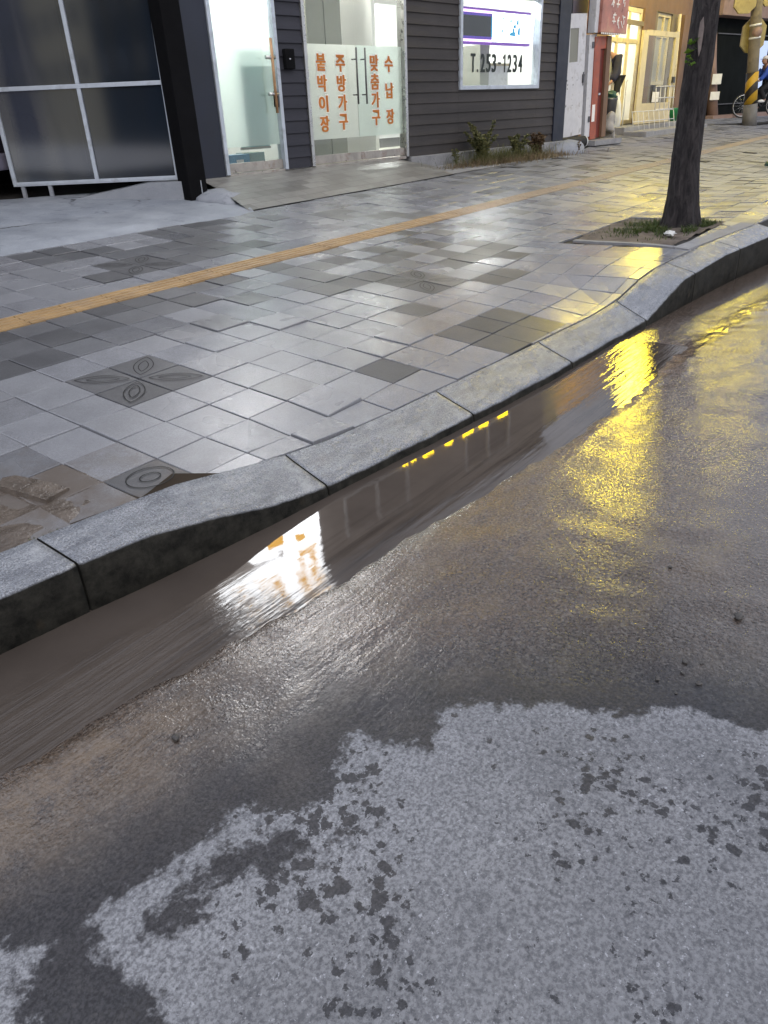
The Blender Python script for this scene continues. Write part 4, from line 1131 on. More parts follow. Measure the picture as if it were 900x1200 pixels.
# red kiosk front with its sign box
x, y = fpt(5.36, .20)
RK = thing('red_shopfront', 'narrow rusty red shopfront post with a doorway, between the white post and the grey bin', 'shopfront', (x, y, .47), FR)
bm = BM(); box(bm, .12, .36, 0, .2, 0, 1.88, M=Mx); box(bm, .36, .78, .02, .2, 1.66, 1.88, M=Mx); obj('frame', bm, MT['red'], RK)
bm = BM(); box(bm, .36, .62, .06, .16, 0, 1.66, M=Mx); obj('door', bm, MT['red_dark'], RK)
bm = BM(); box(bm, .62, .80, .0, .2, 0, 1.88, M=Mx); obj('jamb', bm, MT['brown'], RK)
bm = BM(); box(bm, .42, .50, .02, .06, .82, .86, M=Mx); obj('handle', bm, MT['chrome'], RK)
bm = BM(); box(bm, .14, .26, -.006, -.001, .34, .66, M=Mx); obj('notice', bm, MT['letter_white'], RK)
bm = BM(); box(bm, -.1, 1.1, -.25, .2, -.10, -.002); obj('step', bm, MT['plinth'], RK)
SB = thing('sign_box', 'faded red sign box with pale brush lettering above the red shopfront', 'sign', (x, y, 2.36), FR)
bm = BM(); box(bm, -.02, 1.08, -.12, .2, .06, 1.5, bev=.01); obj('case', bm, MT['red_sign'], SB)
bm = BM()
random.seed(3)
for (cx, cz) in ((.40, .62), (.62, .62), (.84, .62), (.46, .30), (.70, .26), (.86, .28)):
    for k in range(4):
        a = random.choice((0, PI / 2, .9, -.9)); ox = random.uniform(-.05, .05); oz = random.uniform(-.07, .07); L_ = random.uniform(.07, .15)
        m = Matrix.Translation((cx + ox, -.125, cz + oz)) @ Matrix.Rotation(a, 4, 'Y'); box(bm, -L_ / 2, L_ / 2, -.003 - .001 * k, .003, -.011, .011, M=m)
obj('lettering', bm, MT['letter_white'], SB)
bm = BM()
for k in range(14): box(bm, .0 + k * .078, .05 + k * .078, -.124, -.121, .03, .058)
obj('fringe', bm, MT['letter_white'], SB)
bm = BM(); box(bm, -.16, -.022, -.06, .1, .05, 1.5, bev=.01); obj('white_side', bm, MT['white_paint'], SB)

# length of pipe lying below the old door, mortar lump, flat stone, small stone figure
def pav_z(x, y): return float(pav(x, y))
bm = BM()
rg = tube(bm, [(-.85, 0, 0), (0, 0, 0)], .105, 18, cap=False); rg2 = tube(bm, [(-.85, 0, 0), (-.001, 0, 0)], .082, 18, cap=False)
o = obj('pipe', bm, MT['black_rubber']); o.location = (14.0, 3.55, pav_z(14, 3.55) + .13); o.rotation_euler = (0, 0, R(-16)); tag(o, 'short black pipe with a pale rim lying below the old white door', 'pipe')
bm = BM()
a = tube(bm, [(0, 0, 0), (.025, 0, 0)], .112, 18, cap=False); b = tube(bm, [(0, 0, 0), (.025, 0, 0)], .08, 18, cap=False)
for k in range(18): bm.faces.new((a[1][k], a[1][(k + 1) % 18], b[1][(k + 1) % 18], b[1][k]))
obj('rim', bm, MT['bag_white'], o)
bm = BM(); lump(bm, (0, 0, 0), (.50, .26, .21), 9, .12, 3, 1.3)
o = obj('mortar_lump', bm, MT['mortar']); o.location = (12.92, 3.40, pav_z(12.9, 3.4) + .02); o.rotation_euler = (0, 0, FR); tag(o, 'rounded pale mortar lump at the foot of the dark corner beside the brown weed', 'mortar')
bm = BM(); box(bm, -.35, .35, -.16, .16, -.05, .07, bev=.02)
o = obj('flat_stone', bm, MT['plinth']); o.location = (15.35, 3.62, pav_z(15.3, 3.6)); o.rotation_euler = (0, 0, R(-12)); tag(o, 'flat grey stone slab on the ground in front of the red shopfront', 'stone')
FG = thing('stone_figure', 'small pale stone animal figure sitting on the ground before the red shopfront', 'figurine', (16.05, 3.86, pav_z(16.05, 3.86)), R(-40))
skin('body', [(0, 0, .10), (0, 0, .26), (.02, 0, .40), (.06, 0, .50), (.16, 0, .50), (.10, .07, .20), (.14, .07, .03), (.10, -.07, .20), (.14, -.07, .03), (-.12, 0, .07), (.05, .05, .60), (.05, -.05, .60)],
     [(0, 1), (1, 2), (2, 3), (3, 4), (1, 5), (5, 6), (1, 7), (7, 8), (0, 9), (3, 10), (3, 11)], [.15, .13, .10, .10, .06, .045, .04, .045, .04, .05, .03, .03], MT['pale_stone'], FG)

# ------------------------------------------------------------------ weeds along the plinth, grass at the tree
def leafmesh(n, fpos, size, seed, wid=.35, tone=(0, 1), drop=.2):
    r = random.Random(seed); V = []; F = []; T = []
    for k in range(n):
        p, d = fpos(r); d = Vector(d).normalized()
        s = size * r.uniform(.6, 1.3); side = d.cross(Vector((r.uniform(-1, 1), r.uniform(-1, 1), r.uniform(.2, 1)))).normalized() * s * wid
        b = len(V); t = r.uniform(*tone); p = Vector(p)
        V += [p, p + d * s * .45 + side, p + d * s + Vector((0, 0, -drop * s)), p + d * s * .45 - side]; F.append((b, b + 1, b + 2, b + 3)); T += [t] * 4
    return V, F, T
def leafobj(name, V, F, T, mat, parent):
    me = mesh_from(V, F, name); fattr(me, 'tone', T); return obj(name, me, mat, parent)
def weed(x, y, w, h, n, mat, label, seed, stems=9):
    t = thing('weed', label, 'weed', (x, y, pav_z(x, y) + .01), 0, 'weeds growing along the foot of the shop wall')
    r = random.Random(seed); bm = BM(); tips = []
    for k in range(stems):
        a = r.uniform(0, 2 * PI); l = h * r.uniform(.55, 1.0); sp = w * r.uniform(.2, 1)
        p0 = Vector((r.uniform(-.2, .2) * w, r.uniform(-.1, .1) * w, 0)); p2 = Vector((math.cos(a) * sp, math.sin(a) * sp * .45, l)); p1 = (p0 + p2) / 2 + Vector((0, 0, .12 * l))
        tube(bm, [p0, p1, p2], [.007, .005, .002], 5); tips.append((p0, p1, p2))
    obj('stem', bm, mat, t)
    def fp(r):
        p0, p1, p2 = r.choice(tips); u = r.uniform(.12, 1.02); q = p0.lerp(p1, u * 2) if u < .5 else p1.lerp(p2, u * 2 - 1)
        a = r.uniform(0, 2 * PI); return q, (math.cos(a), math.sin(a) * .8, r.uniform(-.1, .9))
    leafobj('foliage', *leafmesh(n, fp, .055, seed + 1, .28), mat, t)
weed(10.05, 3.68, .52, .62, 2000, MT['weed'], 'largest weed clump, grey green and bushy, against the plinth below the lit window', 11, 16)
weed(9.45, 3.83, .14, .30, 90, MT['weed'], 'small dark green weed left of the largest clump', 12, 6)
weed(11.0, 3.53, .40, .42, 1000, MT['weed'], 'medium green weed between the largest clump and the brown one', 13, 9)
weed(11.7, 3.46, .40, .44, 1100, MT['weed_dry'], 'brown withered weed beside the mortar lump', 14, 12)
weed(12.85, 3.16, .08, .26, 30, MT['weed_dry'], 'single thin dry stalk in front of the mortar lump', 15, 2)
def blades(name, pts, seed, h, mat, lay=.5):
    r = random.Random(seed); V = []; F = []; T = []
    for (x, y, hh) in pts:
        a = r.uniform(0, 2 * PI); l = h * hh * r.uniform(.5, 1.3); w = .0035 * r.uniform(.7, 1.4); z = pav_z(x, y) - .004
        dx, dy = math.cos(a), math.sin(a); b = len(V); le = lay * r.uniform(.3, 1.4)
        P0 = Vector((x, y, z)); P1 = P0 + Vector((dx * l * le * .4, dy * l * le * .4, l * .6)); P2 = P0 + Vector((dx * l * le, dy * l * le, l * .85))
        s = Vector((-dy, dx, 0)) * w; t = r.random()
        V += [P0 - s, P0 + s, P1 + s * .8, P1 - s * .8, P2]; F += [(b, b + 1, b + 2, b + 3), (b + 3, b + 2, b + 4)]; T += [t] * 5
    o = leafobj(name, V, F, T, mat, None); return o
r = random.Random(5)
pts = []
for k in range(1500):
    s = r.gauss(10.55, .62); pts.append((s, 3.98 - (s - 9.25) * .107 - .24 - abs(r.gauss(0, .10)), r.uniform(.4, 1.2)))
o = blades('wild_grass', pts, 6, .27, MT['weed'], .7); tag(o, 'rough green grass growing between the weeds at the foot of the shop wall', 'grass', kind='stuff')
pts = []
for k in range(2600):
    s = r.gauss(10.7, .85); pts.append((s, 3.98 - (s - 9.25) * .107 - .30 - abs(r.gauss(0, .13)), r.uniform(.4, 1)))
o = blades('dry_grass', pts, 2, .16, MT['straw'], 1.2); tag(o, 'pale dry grass along the foot of the plinth around the weeds', 'grass', kind='stuff')

# ------------------------------------------------------------------ street tree with its pit
TX, TY = 5.753, -1.035
TZ = pav_z(TX, TY)
TR = thing('street_tree', 'dark barked street tree in a soil pit by the kerb', 'tree', (TX, TY, TZ - .02))
def trunk():
    V = []; F = []; na = 56; zs = np.concatenate([np.linspace(0, 2.3, 90), np.linspace(2.35, 4.2, 30)])
    def rad(z): return np.interp(z, [0, .08, .25, .6, 1.3, 2.0, 4.2], [.195, .172, .150, .130, .115, .107, .085])
    def cen(z): return Vector((-.019 * z + .012 * math.sin(z * 1.5), .026 * z + .012 * math.sin(z * 2.2), z))
    for z in zs:
        c = cen(z)
        for k in range(na):
            a = 2 * PI * k / na; e = Vector((math.cos(a), math.sin(a), 0))
            q = Vector((e.x * 3.2, e.y * 3.2, z * 1.5)); rg = abs(mnoise.noise(q * 2.1)) ; 
            fis = mnoise.fractal(Vector((e.x * 7, e.y * 7, z * 2.4)), 1, 2, 3)
            rr = rad(z) * (1 + .09 * mnoise.noise(Vector((e.x, e.y, z * .8))) + .07 * rg) + .010 * fis + .035 * math.exp(-z * 7) * math.sin(a * 5 + 1)
            V.append(c + e * rr)
    n = len(zs)
    F = [(i * na + k, i * na + (k + 1) % na, (i + 1) * na + (k + 1) % na, (i + 1) * na + k) for i in range(n - 1) for k in range(na)]
    obj('trunk', mesh_from(V, F, 'trunk'), MT['bark'], TR, True)
    return cen, rad
cen, rad = trunk()
top = cen(4.2)
bm = BM(); limbs = []
rr_ = random.Random(9)
for k in range(7):
    a = k * 2 * PI / 7 + rr_.uniform(-.3, .3); L_ = rr_.uniform(1.1, 1.7); b0 = cen(rr_.uniform(3.6, 4.2))
    p1 = b0 + Vector((math.cos(a) * L_ * .45, math.sin(a) * L_ * .45, .55)); p2 = b0 + Vector((math.cos(a) * L_, math.sin(a) * L_, 1.3 + rr_.uniform(0, .7)))
    tube(bm, [b0, p1, p2], [.07, .045, .015], 7); limbs.append((b0, p1, p2))
    for j in range(3):
        q = p1.lerp(p2, rr_.uniform(0, .8)); q2 = q + Vector((rr_.uniform(-.6, .6), rr_.uniform(-.6, .6), rr_.uniform(.1, .6))); tube(bm, [q, q2], [.02, .006], 5); limbs.append((q, q.lerp(q2, .5), q2))
obj('limb', bm, MT['bark'], TR)
def fpl(r):
    p0, p1, p2 = r.choice(limbs); u = r.uniform(.3, 1.1); q = p1.lerp(p2, u)
    return q + Vector((r.gauss(0, .22), r.gauss(0, .22), r.gauss(0, .2))), (r.uniform(-1, 1), r.uniform(-1, 1), r.uniform(-.6, .5))
leafobj('crown', *leafmesh(3800, fpl, .12, 21, .34), MT['leaf'], TR)
# dir of the camera side of the trunk
cd = Vector((-.8, -.6, 0)).normalized(); sd_ = Vector((-.6, .8, 0))
def on_trunk(z, ang, off=0.0):
    a = math.atan2(cd.y, cd.x) + ang; return cen(z) + Vector((math.cos(a), math.sin(a), 0)) * (rad(z) * 1.03 + off)
bm = BM()
pts = [on_trunk(1.62 + dz, ang, .012) for (dz, ang) in ((.10, -.62), (.14, -.42), (.06, -.30), (-.10, -.32), (-.16, -.42), (-.04, -.62))]
pts2 = pts
f = bm.faces.new([bm.verts.new(p) for p in pts2]); obj('bark_scar', bm, MT['scar'], TR)
for z0 in (1.42, 1.56):
    base = on_trunk(z0, -1.0, .01)
    def fps(r, base=base): a = r.uniform(-PI, PI); return base + Vector((r.gauss(0, .02), r.gauss(0, .02), r.gauss(0, .03))), (cd.x + math.cos(a), cd.y + math.sin(a), r.uniform(-.2, .8))
    s = leafobj('sprout', *leafmesh(14, fps, .05, int(z0 * 100), .4), MT['sprout'], TR)
# soil in the pit, edging, grass, litter
def build_pit():
    xs = np.arange(4.5, 6.8, .03); ys = np.arange(-1.6, -.05, .03)
    Xg, Yg = np.meshgrid(xs, ys, indexing='ij'); ins = in_poly_sdf(Xg.ravel(), Yg.ravel(), PIT).reshape(Xg.shape)
    n = smooth_noise(Xg, Yg, 6, 4) * .012 + smooth_noise(Xg, Yg, 25, 6) * .006
    Z = np.array([[pav_z(a, b) for b in ys] for a in xs]) - .012 + n + .03 * np.exp(-((Xg - TX) ** 2 + (Yg - TY) ** 2) / .25)
    nx, nq = Xg.shape; K = (ins > -.05).ravel() & (Yg > ki(Xg) + .0).ravel()
    V = np.stack([Xg, Yg, Z], -1).reshape(-1, 3)
    F = [f for f in ((i * nq + j, (i + 1) * nq + j, (i + 1) * nq + j + 1, i * nq + j + 1) for i in range(nx - 1) for j in range(nq - 1)) if all(K[k] for k in f)]
    tag(obj('soil', mesh_from(V, F, 'soil'), MT['soil'], smooth=True), kind='structure')
build_pit()
def edging(a, b, w, label):
    bm = BM(); a = Vector(a); b = Vector(b); n = Vector((-(b - a).y, (b - a).x)).normalized() * w
    N = 10; rows = []
    for k in range(N + 1):
        p = a.lerp(b, k / N); rows.append([bm.verts.new((q.x, q.y, pav_z(q.x, q.y) + h)) for q, h in ((p, -.04), (p, .011), (p + n, .011), (p + n, -.04))])
    for r1, r2 in zip(rows[:-1], rows[1:]):
        for k in range(4): bm.faces.new((r1[k], r2[k], r2[(k + 1) % 4], r1[(k + 1) % 4]))
    bm.faces.new(rows[0]); bm.faces.new(rows[-1][::-1])
    tag(obj('pit_edging', bm, MT['plinth']), label, 'edging stone', 'edging stones round the tree pit')
edging((4.72, -.36), (4.600, -1.33), .06, 'thin pale edging stone along the near side of the tree pit')
edging((4.605, -1.335), (6.15, -1.515), -.13, 'pale edging stone between the tree pit and the kerb')
r = random.Random(8); pts = []
while len(pts) < 2600:
    a = r.uniform(0, 2 * PI); d = .22 + abs(r.gauss(0, .26)); x = TX + math.cos(a) * d - .12 * r.random(); y = TY + math.sin(a) * d
    if in_poly_sdf(np.array([x]), np.array([y]), PIT)[0] < .02 or y < float(ki(x)) + .12: continue
    if mnoise.noise(Vector((x * 4, y * 4, 2))) < -.12: continue
    pts.append((x, y, r.uniform(.4, 1.2) * max(.35, 1.2 - d)))
o = blades('grass', pts, 3, .075, MT['grass'], .9); tag(o, 'short green grass round the foot of the street tree', 'grass', kind='stuff')
r = random.Random(18); pts = [(r.uniform(-1.32, -1.12), -1.03 + r.gauss(0, .025) , r.uniform(.2, .8)) for k in range(160)]
pts = [p for p in pts if p[1] > float(ki(p[0]))]
o = blades('weed_tuft', pts, 4, .03, MT['grass']); tag(o, 'tiny green tuft in the mud behind the left kerbstone', 'weed')
bm = BM()
lump(bm, (0, 0, 0), (.065, .045, .022), 31, .7, 3, 2.4)
o = obj('litter', bm, MT['bag_white']); o.location = (5.14, -1.13, pav_z(5.14, -1.13) + .03); tag(o, 'crumpled white paper in the grass at the foot of the tree', 'litter')

# ------------------------------------------------------------------ white sack at the right edge
bm = BM(); lump(bm, (0, 0, .22), (.20, .20, .26), 41, .25, 3, 1.6, flat=.0)
o = obj('sack', bm, MT['bag_white']); o.location = (13.55, -.36, pav_z(13.55, -.36) + .06); tag(o, 'white plastic sack on a green base at the right edge of the pavement', 'bag')
bm = BM(); tube(bm, [(0, 0, -.055), (0, 0, .02)], [.26, .23], 18); obj('base', bm, MT['bag_green'], o)

# ------------------------------------------------------------------ brown shop with the open door
BX, BY, BZ = 21.99, 4.97, .0
BS = thing('brown_shop', 'brown rendered shop with cream framed windows and warm light inside', 'building', (BX, BY, BZ))
SK = Matrix.Shear('XZ', 4, (-.22, 0)) if False else Matrix.Identity(4)
bm = BM(); box(bm, -5.6, -3.62, .0, .3, .3, 6.4); box(bm, -1.30, -.42, -.02, .3, .62, 3.3); box(bm, 1.75, 2.75, -.12, .3, .5, 3.3); box(bm, -3.62, 2.75, .02, .3, 3.30, 6.4); box(bm, -.42, 1.75, .4, .5, .62, 3.3)
obj('wall', bm, MT['brown'], BS)
bm = BM(); box(bm, 1.0, 1.75, .0, .3, .62, 3.3); box(bm, -.42, -.2, .0, .25, .62, 3.3); obj('side_panel', bm, MT['taupe'], BS)
bm = BM(); box(bm, -5.6, 2.75, .3, 6, 6.402, 6.6); obj('roof', bm, MT['concrete'], BS)
bm = BM(); box(bm, -3.62, 1.75, .5, 5, .45, .60); obj('floor', bm, MT['cabinet'], BS)
bm = BM(); box(bm, -5.5, 2.7, 4.9, 5.0, .6, 3.3); box(bm, -5.6, -5.5, .3, 5, .6, 3.3); box(bm, 2.7, 2.75, .3, 5, .6, 3.3); box(bm, -5.5, 2.7, .31, 5, 3.305, 3.4); obj('interior_wall', bm, MT['plaster'], BS)
MT['tube_warm'] = emitter('warm_tube', (1.0, .91, .70), 210.0)
for s in (-2.6, .2):
    for d in (1.2, 3.0):
        bm = BM(); tube(bm, [(s - .6, d, 3.2), (s + .6, d, 3.2)], .03, 8); obj('ceiling_lamp', bm, MT['tube_warm'], BS)
def win(a, b, z0, z1, w, mull, tr, y=.08):
    bm = BM(); box(bm, a, a + w, y - .05, y + .05, z0, z1); box(bm, b - w, b, y - .05, y + .05, z0, z1); box(bm, a + w, b - w, y - .05, y + .05, z0, z0 + w); box(bm, a + w, b - w, y - .05, y + .05, z1 - w, z1)
    for m in mull: box(bm, m - w / 2, m + w / 2, y - .045, y + .045, z0 + w, z1 - w)
    for t_ in tr: box(bm, a + w, b - w, y - .04, y + .04, t_ - w / 2, t_ + w / 2)
    f = obj('window', bm, MT['cream'], BS)
    bm = BM(); poly(bm, [(a + w, y, z0 + w), (b - w, y, z0 + w), (b - w, y, z1 - w), (a + w, y, z1 - w)]); obj('pane', bm, MT['frost2'], f)
win(-3.6, -1.32, .62, 3.28, .10, (-2.9, -2.15), (2.55,))
win(-.18, .98, 1.55, 3.28, .09, (.45,), (2.75,))
bm = BM(); box(bm, -3.6, -1.32, -.03, .03, 2.90, 3.0); box(bm, -.3, 1.0, -.03, .02, 3.285, 3.295); obj('lintel', bm, MT['taupe'], BS)
bm = BM(); tube(bm, [(1.66, -.10, .6), (1.30, -.10, 3.3)], .05, 8); obj('drain_pipe', bm, MT['cream'], BS)
bm = BM(); box(bm, -3.9, 3.0, -.75, .0, .2, .60, bev=.02); box(bm, -4.0, 1.2, -1.35, -.752, .2, .50, bev=.02); obj('step', bm, MT['plinth'], BS)
# open door leaf
OD = thing('open_door', 'cream framed glass door standing open over the steps of the brown shop', 'door', (BX - 2.35, BY - .40, .62), R(-4))
bm = BM()
box(bm, 0, .32, -.03, .03, 0, 2.12); box(bm, 2.1, 2.30, -.03, .03, 0, 2.16); box(bm, .32, 2.1, -.03, .03, 2.02, 2.14); box(bm, .32, 2.1, -.03, .03, 0, .48)
obj('frame', bm, MT['cream'], OD)
bm = BM(); poly(bm, [(.32, 0, .48), (2.1, 0, .48), (2.1, 0, 2.02), (.32, 0, 2.02)]); obj('pane', bm, MT['glass'], OD)
bm = BM(); box(bm, 2.14, 2.26, -.09, -.03, .95, 1.10); obj('handle', bm, MT['dark_steel'], OD)
bm = BM(); box(bm, .95, 1.40, -.034, -.031, .50, .74); obj('notice', bm, MT['letter_white'], OD)
bm = BM()
# wire display rack
RA = thing('wire_rack', 'white wire grid rack standing on the pavement before the open cream door', 'rack', (19.9, 4.10, pav_z(19.9, 4.1) + .02), R(-6))
bm = BM()
for k in range(9): tube(bm, [(-1.15 + k * .31, 0, .0), (-1.10 + k * .31, .12, .48)], .010, 5)
for k in range(3): tube(bm, [(-1.15, k * .06, .02 + k * .23), (1.33, k * .06, .02 + k * .23)], .012, 5)
obj('lower_grid', bm, MT['white_paint'], RA)
bm = BM()
for k in range(5): tube(bm, [(.25 + k * .28, .14, .48), (.30 + k * .28, .2, 1.05)], .012, 5)
for k in range(3): tube(bm, [(.25, .14 + k * .02, .50 + k * .27), (1.42, .14 + k * .02, .50 + k * .27)], .013, 5)
obj('upper_grid', bm, MT['white_paint'], RA)
bm = BM()
for u in (-1.1, 0, 1.3): tube(bm, [(u, 0, .02), (u + .05, -.35, .0)], .012, 5); tube(bm, [(u, 0, .02), (u, 0, -.02)], .014, 5)
obj('foot', bm, MT['white_paint'], RA)
bm = BM(); tube(bm, [(0, 0, 0), (0, 0, .30), (0, 0, .34)], [.15, .18, .185], 14)
o = obj('green_crate', bm, MT['green']); o.location = (22.9, 4.62, .60); tag(o, 'small green tub on the step at the right of the open cream door', 'tub')
bm = BM(); tube(bm, [(0, 0, .0), (0, 0, .02)], .12, 12); obj('base', bm, MT['bag_green'], o)
# grey bin with a white bag, in front of the person
BN = thing('rubbish_bin', 'dark brown bin with a pale plastic liner beside the red shopfront', 'bin', (18.15, 4.70, pav_z(18.15, 4.70) + .02), 0)
bm = BM(); tube(bm, [(0, 0, 0), (0, 0, .74), (0, 0, .78)], [.16, .19, .20], 16); obj('body', bm, MT['dark_steel'], BN)
bm = BM(); lump(bm, (0, 0, .82), (.18, .18, .12), 51, .4, 3, 2); obj('liner', bm, MT['bag_green'], BN)
bm = BM(); lump(bm, (0, 0, .40), (.13, .16, .46), 53, .3, 3, 1.6, flat=0)
o = obj('plastic_bag', bm, MT['bag_white']); o.location = (18.62, 4.72, pav_z(18.6, 4.7) + .03); tag(o, 'limp white plastic bag hanging down beside the dark brown bin', 'bag')

# ------------------------------------------------------------------ people
def person_bending(loc, rz):
    t = thing('person', 'person in a navy jacket and black trousers stooping behind the red shopfront', 'person', loc, rz)
    # local x = facing direction
    V = [(0, 0, .95), (.04, 0, 1.10), (.14, 0, 1.28), (.28, 0, 1.42), (.42, 0, 1.46), (.52, 0, 1.45),
         (.02, .10, .88), (.05, .11, .50), (.02, .12, .10), (.14, .12, .05), (.02, -.10, .88), (.08, -.11, .50), (.02, -.12, .10), (.14, -.12, .05),
         (.26, .19, 1.36), (.36, .22, 1.08), (.52, .18, .88), (.60, .17, .84), (.26, -.19, 1.36), (.38, -.22, 1.08), (.55, -.18, .90), (.63, -.17, .86)]
    E = [(0, 1), (1, 2), (2, 3), (3, 4), (4, 5), (0, 6), (6, 7), (7, 8), (8, 9), (0, 10), (10, 11), (11, 12), (12, 13), (3, 14), (14, 15), (15, 16), (16, 17), (3, 18), (18, 19), (19, 20), (20, 21)]
    RD = [.15, .15, .16, .14, .06, .055, .095, .07, .045, .035, .095, .07, .045, .035, .065, .05, .036, .03, .065, .05, .036, .03]
    skin('body', V, E, RD, MT['skin'], t)
    bm = BM(); lump(bm, (.60, 0, 1.46), (.10, .078, .125), 61, .05, 3, 2); obj('head', bm, MT['skin'], t)
    bm = BM(); lump(bm, (.585, 0, 1.50), (.108, .088, .115), 62, .1, 3, 3); obj('hair', bm, MT['hair'], t)
    J = [0, 1, 2, 3, 14, 15, 16, 18, 19, 20]; mp = {a: k for k, a in enumerate(J)}
    skin('jacket', [V[a] for a in J], [(mp[a], mp[b]) for a, b in E if a in mp and b in mp], [RD[a] + .045 for a in J], MT['navy_cloth'], t)
    J = [0, 6, 7, 8, 10, 11, 12]; mp = {a: k for k, a in enumerate(J)}
    skin('trousers', [V[a] if a else (0, 0, .93) for a in J], [(mp[a], mp[b]) for a, b in E if a in mp and b in mp], [RD[a] + .022 for a in J], MT['black_cloth'], t)
    for s in (-1, 1):
        bm = BM(); lump(bm, (.09, s * .12, .045), (.14, .05, .05), 65, .1, 2, 2); obj('shoe', bm, MT['black_rubber'], t)
        h = V[17] if s > 0 else V[21]
        bm = BM()
        for k in range(5):
            a = -.5 + k * .25; L_ = (.055, .08, .085, .08, .062)[k]
            p0 = Vector(h) + Vector((.02, (k - 2) * .016, 0)); tube(bm, [p0, p0 + Vector((L_ * .5, (k - 2) * .006, -.012)), p0 + Vector((L_ * .85, (k - 2) * .008, -.04))], [.010, .009, .006], 6)
        obj('hand', bm, MT['skin'], t)
    return t
person_bending((19.30, 5.10, .66), R(178)).scale = (1.08, 1.08, 1.1)
bm = BM(); tube(bm, [(0, 0, 0), (.0, 0, 1.0), (.06, 0, 1.05)], .018, 8)
o = obj('walking_stick', bm, MT['white_paint']); o.location = (19.25, 4.72, .60); tag(o, 'thin pale stick upright beside the stooping person', 'stick')

def bicycle(loc, rz):
    t = thing('bicycle', 'dark bicycle under the cyclist, its front wheel left of the striped pole', 'bicycle', loc, rz)
    RW = .36
    for (x, nm) in ((.58, 'wheel'), (-.58, 'wheel')):
        bm = BM(); N = 28
        ring = [(x + RW * math.cos(a), 0, RW + RW * math.sin(a)) for a in np.linspace(0, 2 * PI, N + 1)]
        tube(bm, ring, .020, 6, cap=False); w = obj(nm, bm, MT['black_rubber'], t)
        bm = BM(); ring = [(x + (RW - .03) * math.cos(a), 0, RW + (RW - .03) * math.sin(a)) for a in np.linspace(0, 2 * PI, N + 1)]
        tube(bm, ring, .011, 6, cap=False)
        for k in range(12): a = k * PI / 6; tube(bm, [(x, 0, RW), (x + (RW - .03) * math.cos(a), 0, RW + (RW - .03) * math.sin(a))], .003, 4)
        tube(bm, [(x, -.05, RW), (x, .05, RW)], .022, 8); obj('rim', bm, MT['chrome'], w)
    bm = BM()
    st = (-.22, 0, .80); bb = (-.08, 0, .32); hd = (.40, 0, .86); hb = (.44, 0, .70)
    tube(bm, [st, bb], .018, 8); tube(bm, [hb, bb], .02, 8); tube(bm, [st, hd], .018, 8); tube(bm, [hd, hb, (.58, 0, RW)], .017, 8)
    for s in (-1, 1): tube(bm, [bb, (-.58, s * .05, RW)], .011, 6); tube(bm, [st, (-.58, s * .05, RW)], .010, 6)
    obj('frame', bm, MT['dark_steel'], t)
    bm = BM(); tube(bm, [(-.24, 0, .80), (-.25, 0, .93)], .014, 6); lump(bm, (-.26, 0, .95), (.13, .07, .035), 3, .1, 2); obj('saddle', bm, MT['black_rubber'], t)
    bm = BM(); tube(bm, [hd, (.38, 0, 1.02)], .014, 6); tube(bm, [(.30, -.28, 1.04), (.38, -.1, 1.03), (.38, .1, 1.03), (.30, .28, 1.04)], .013, 6); obj('handlebar', bm, MT['chrome'], t)
    bm = BM(); tube(bm, [(-.08, -.07, .32), (-.02, -.10, .17), (-.02, -.19, .17)], .012, 6); tube(bm, [(-.08, .07, .32), (-.14, .10, .47), (-.14, .19, .47)], .012, 6); obj('pedal', bm, MT['black_rubber'], t)
    return t
BKL = (29.4, 3.66, .50); BKR = R(126)
bicycle(BKL, BKR)
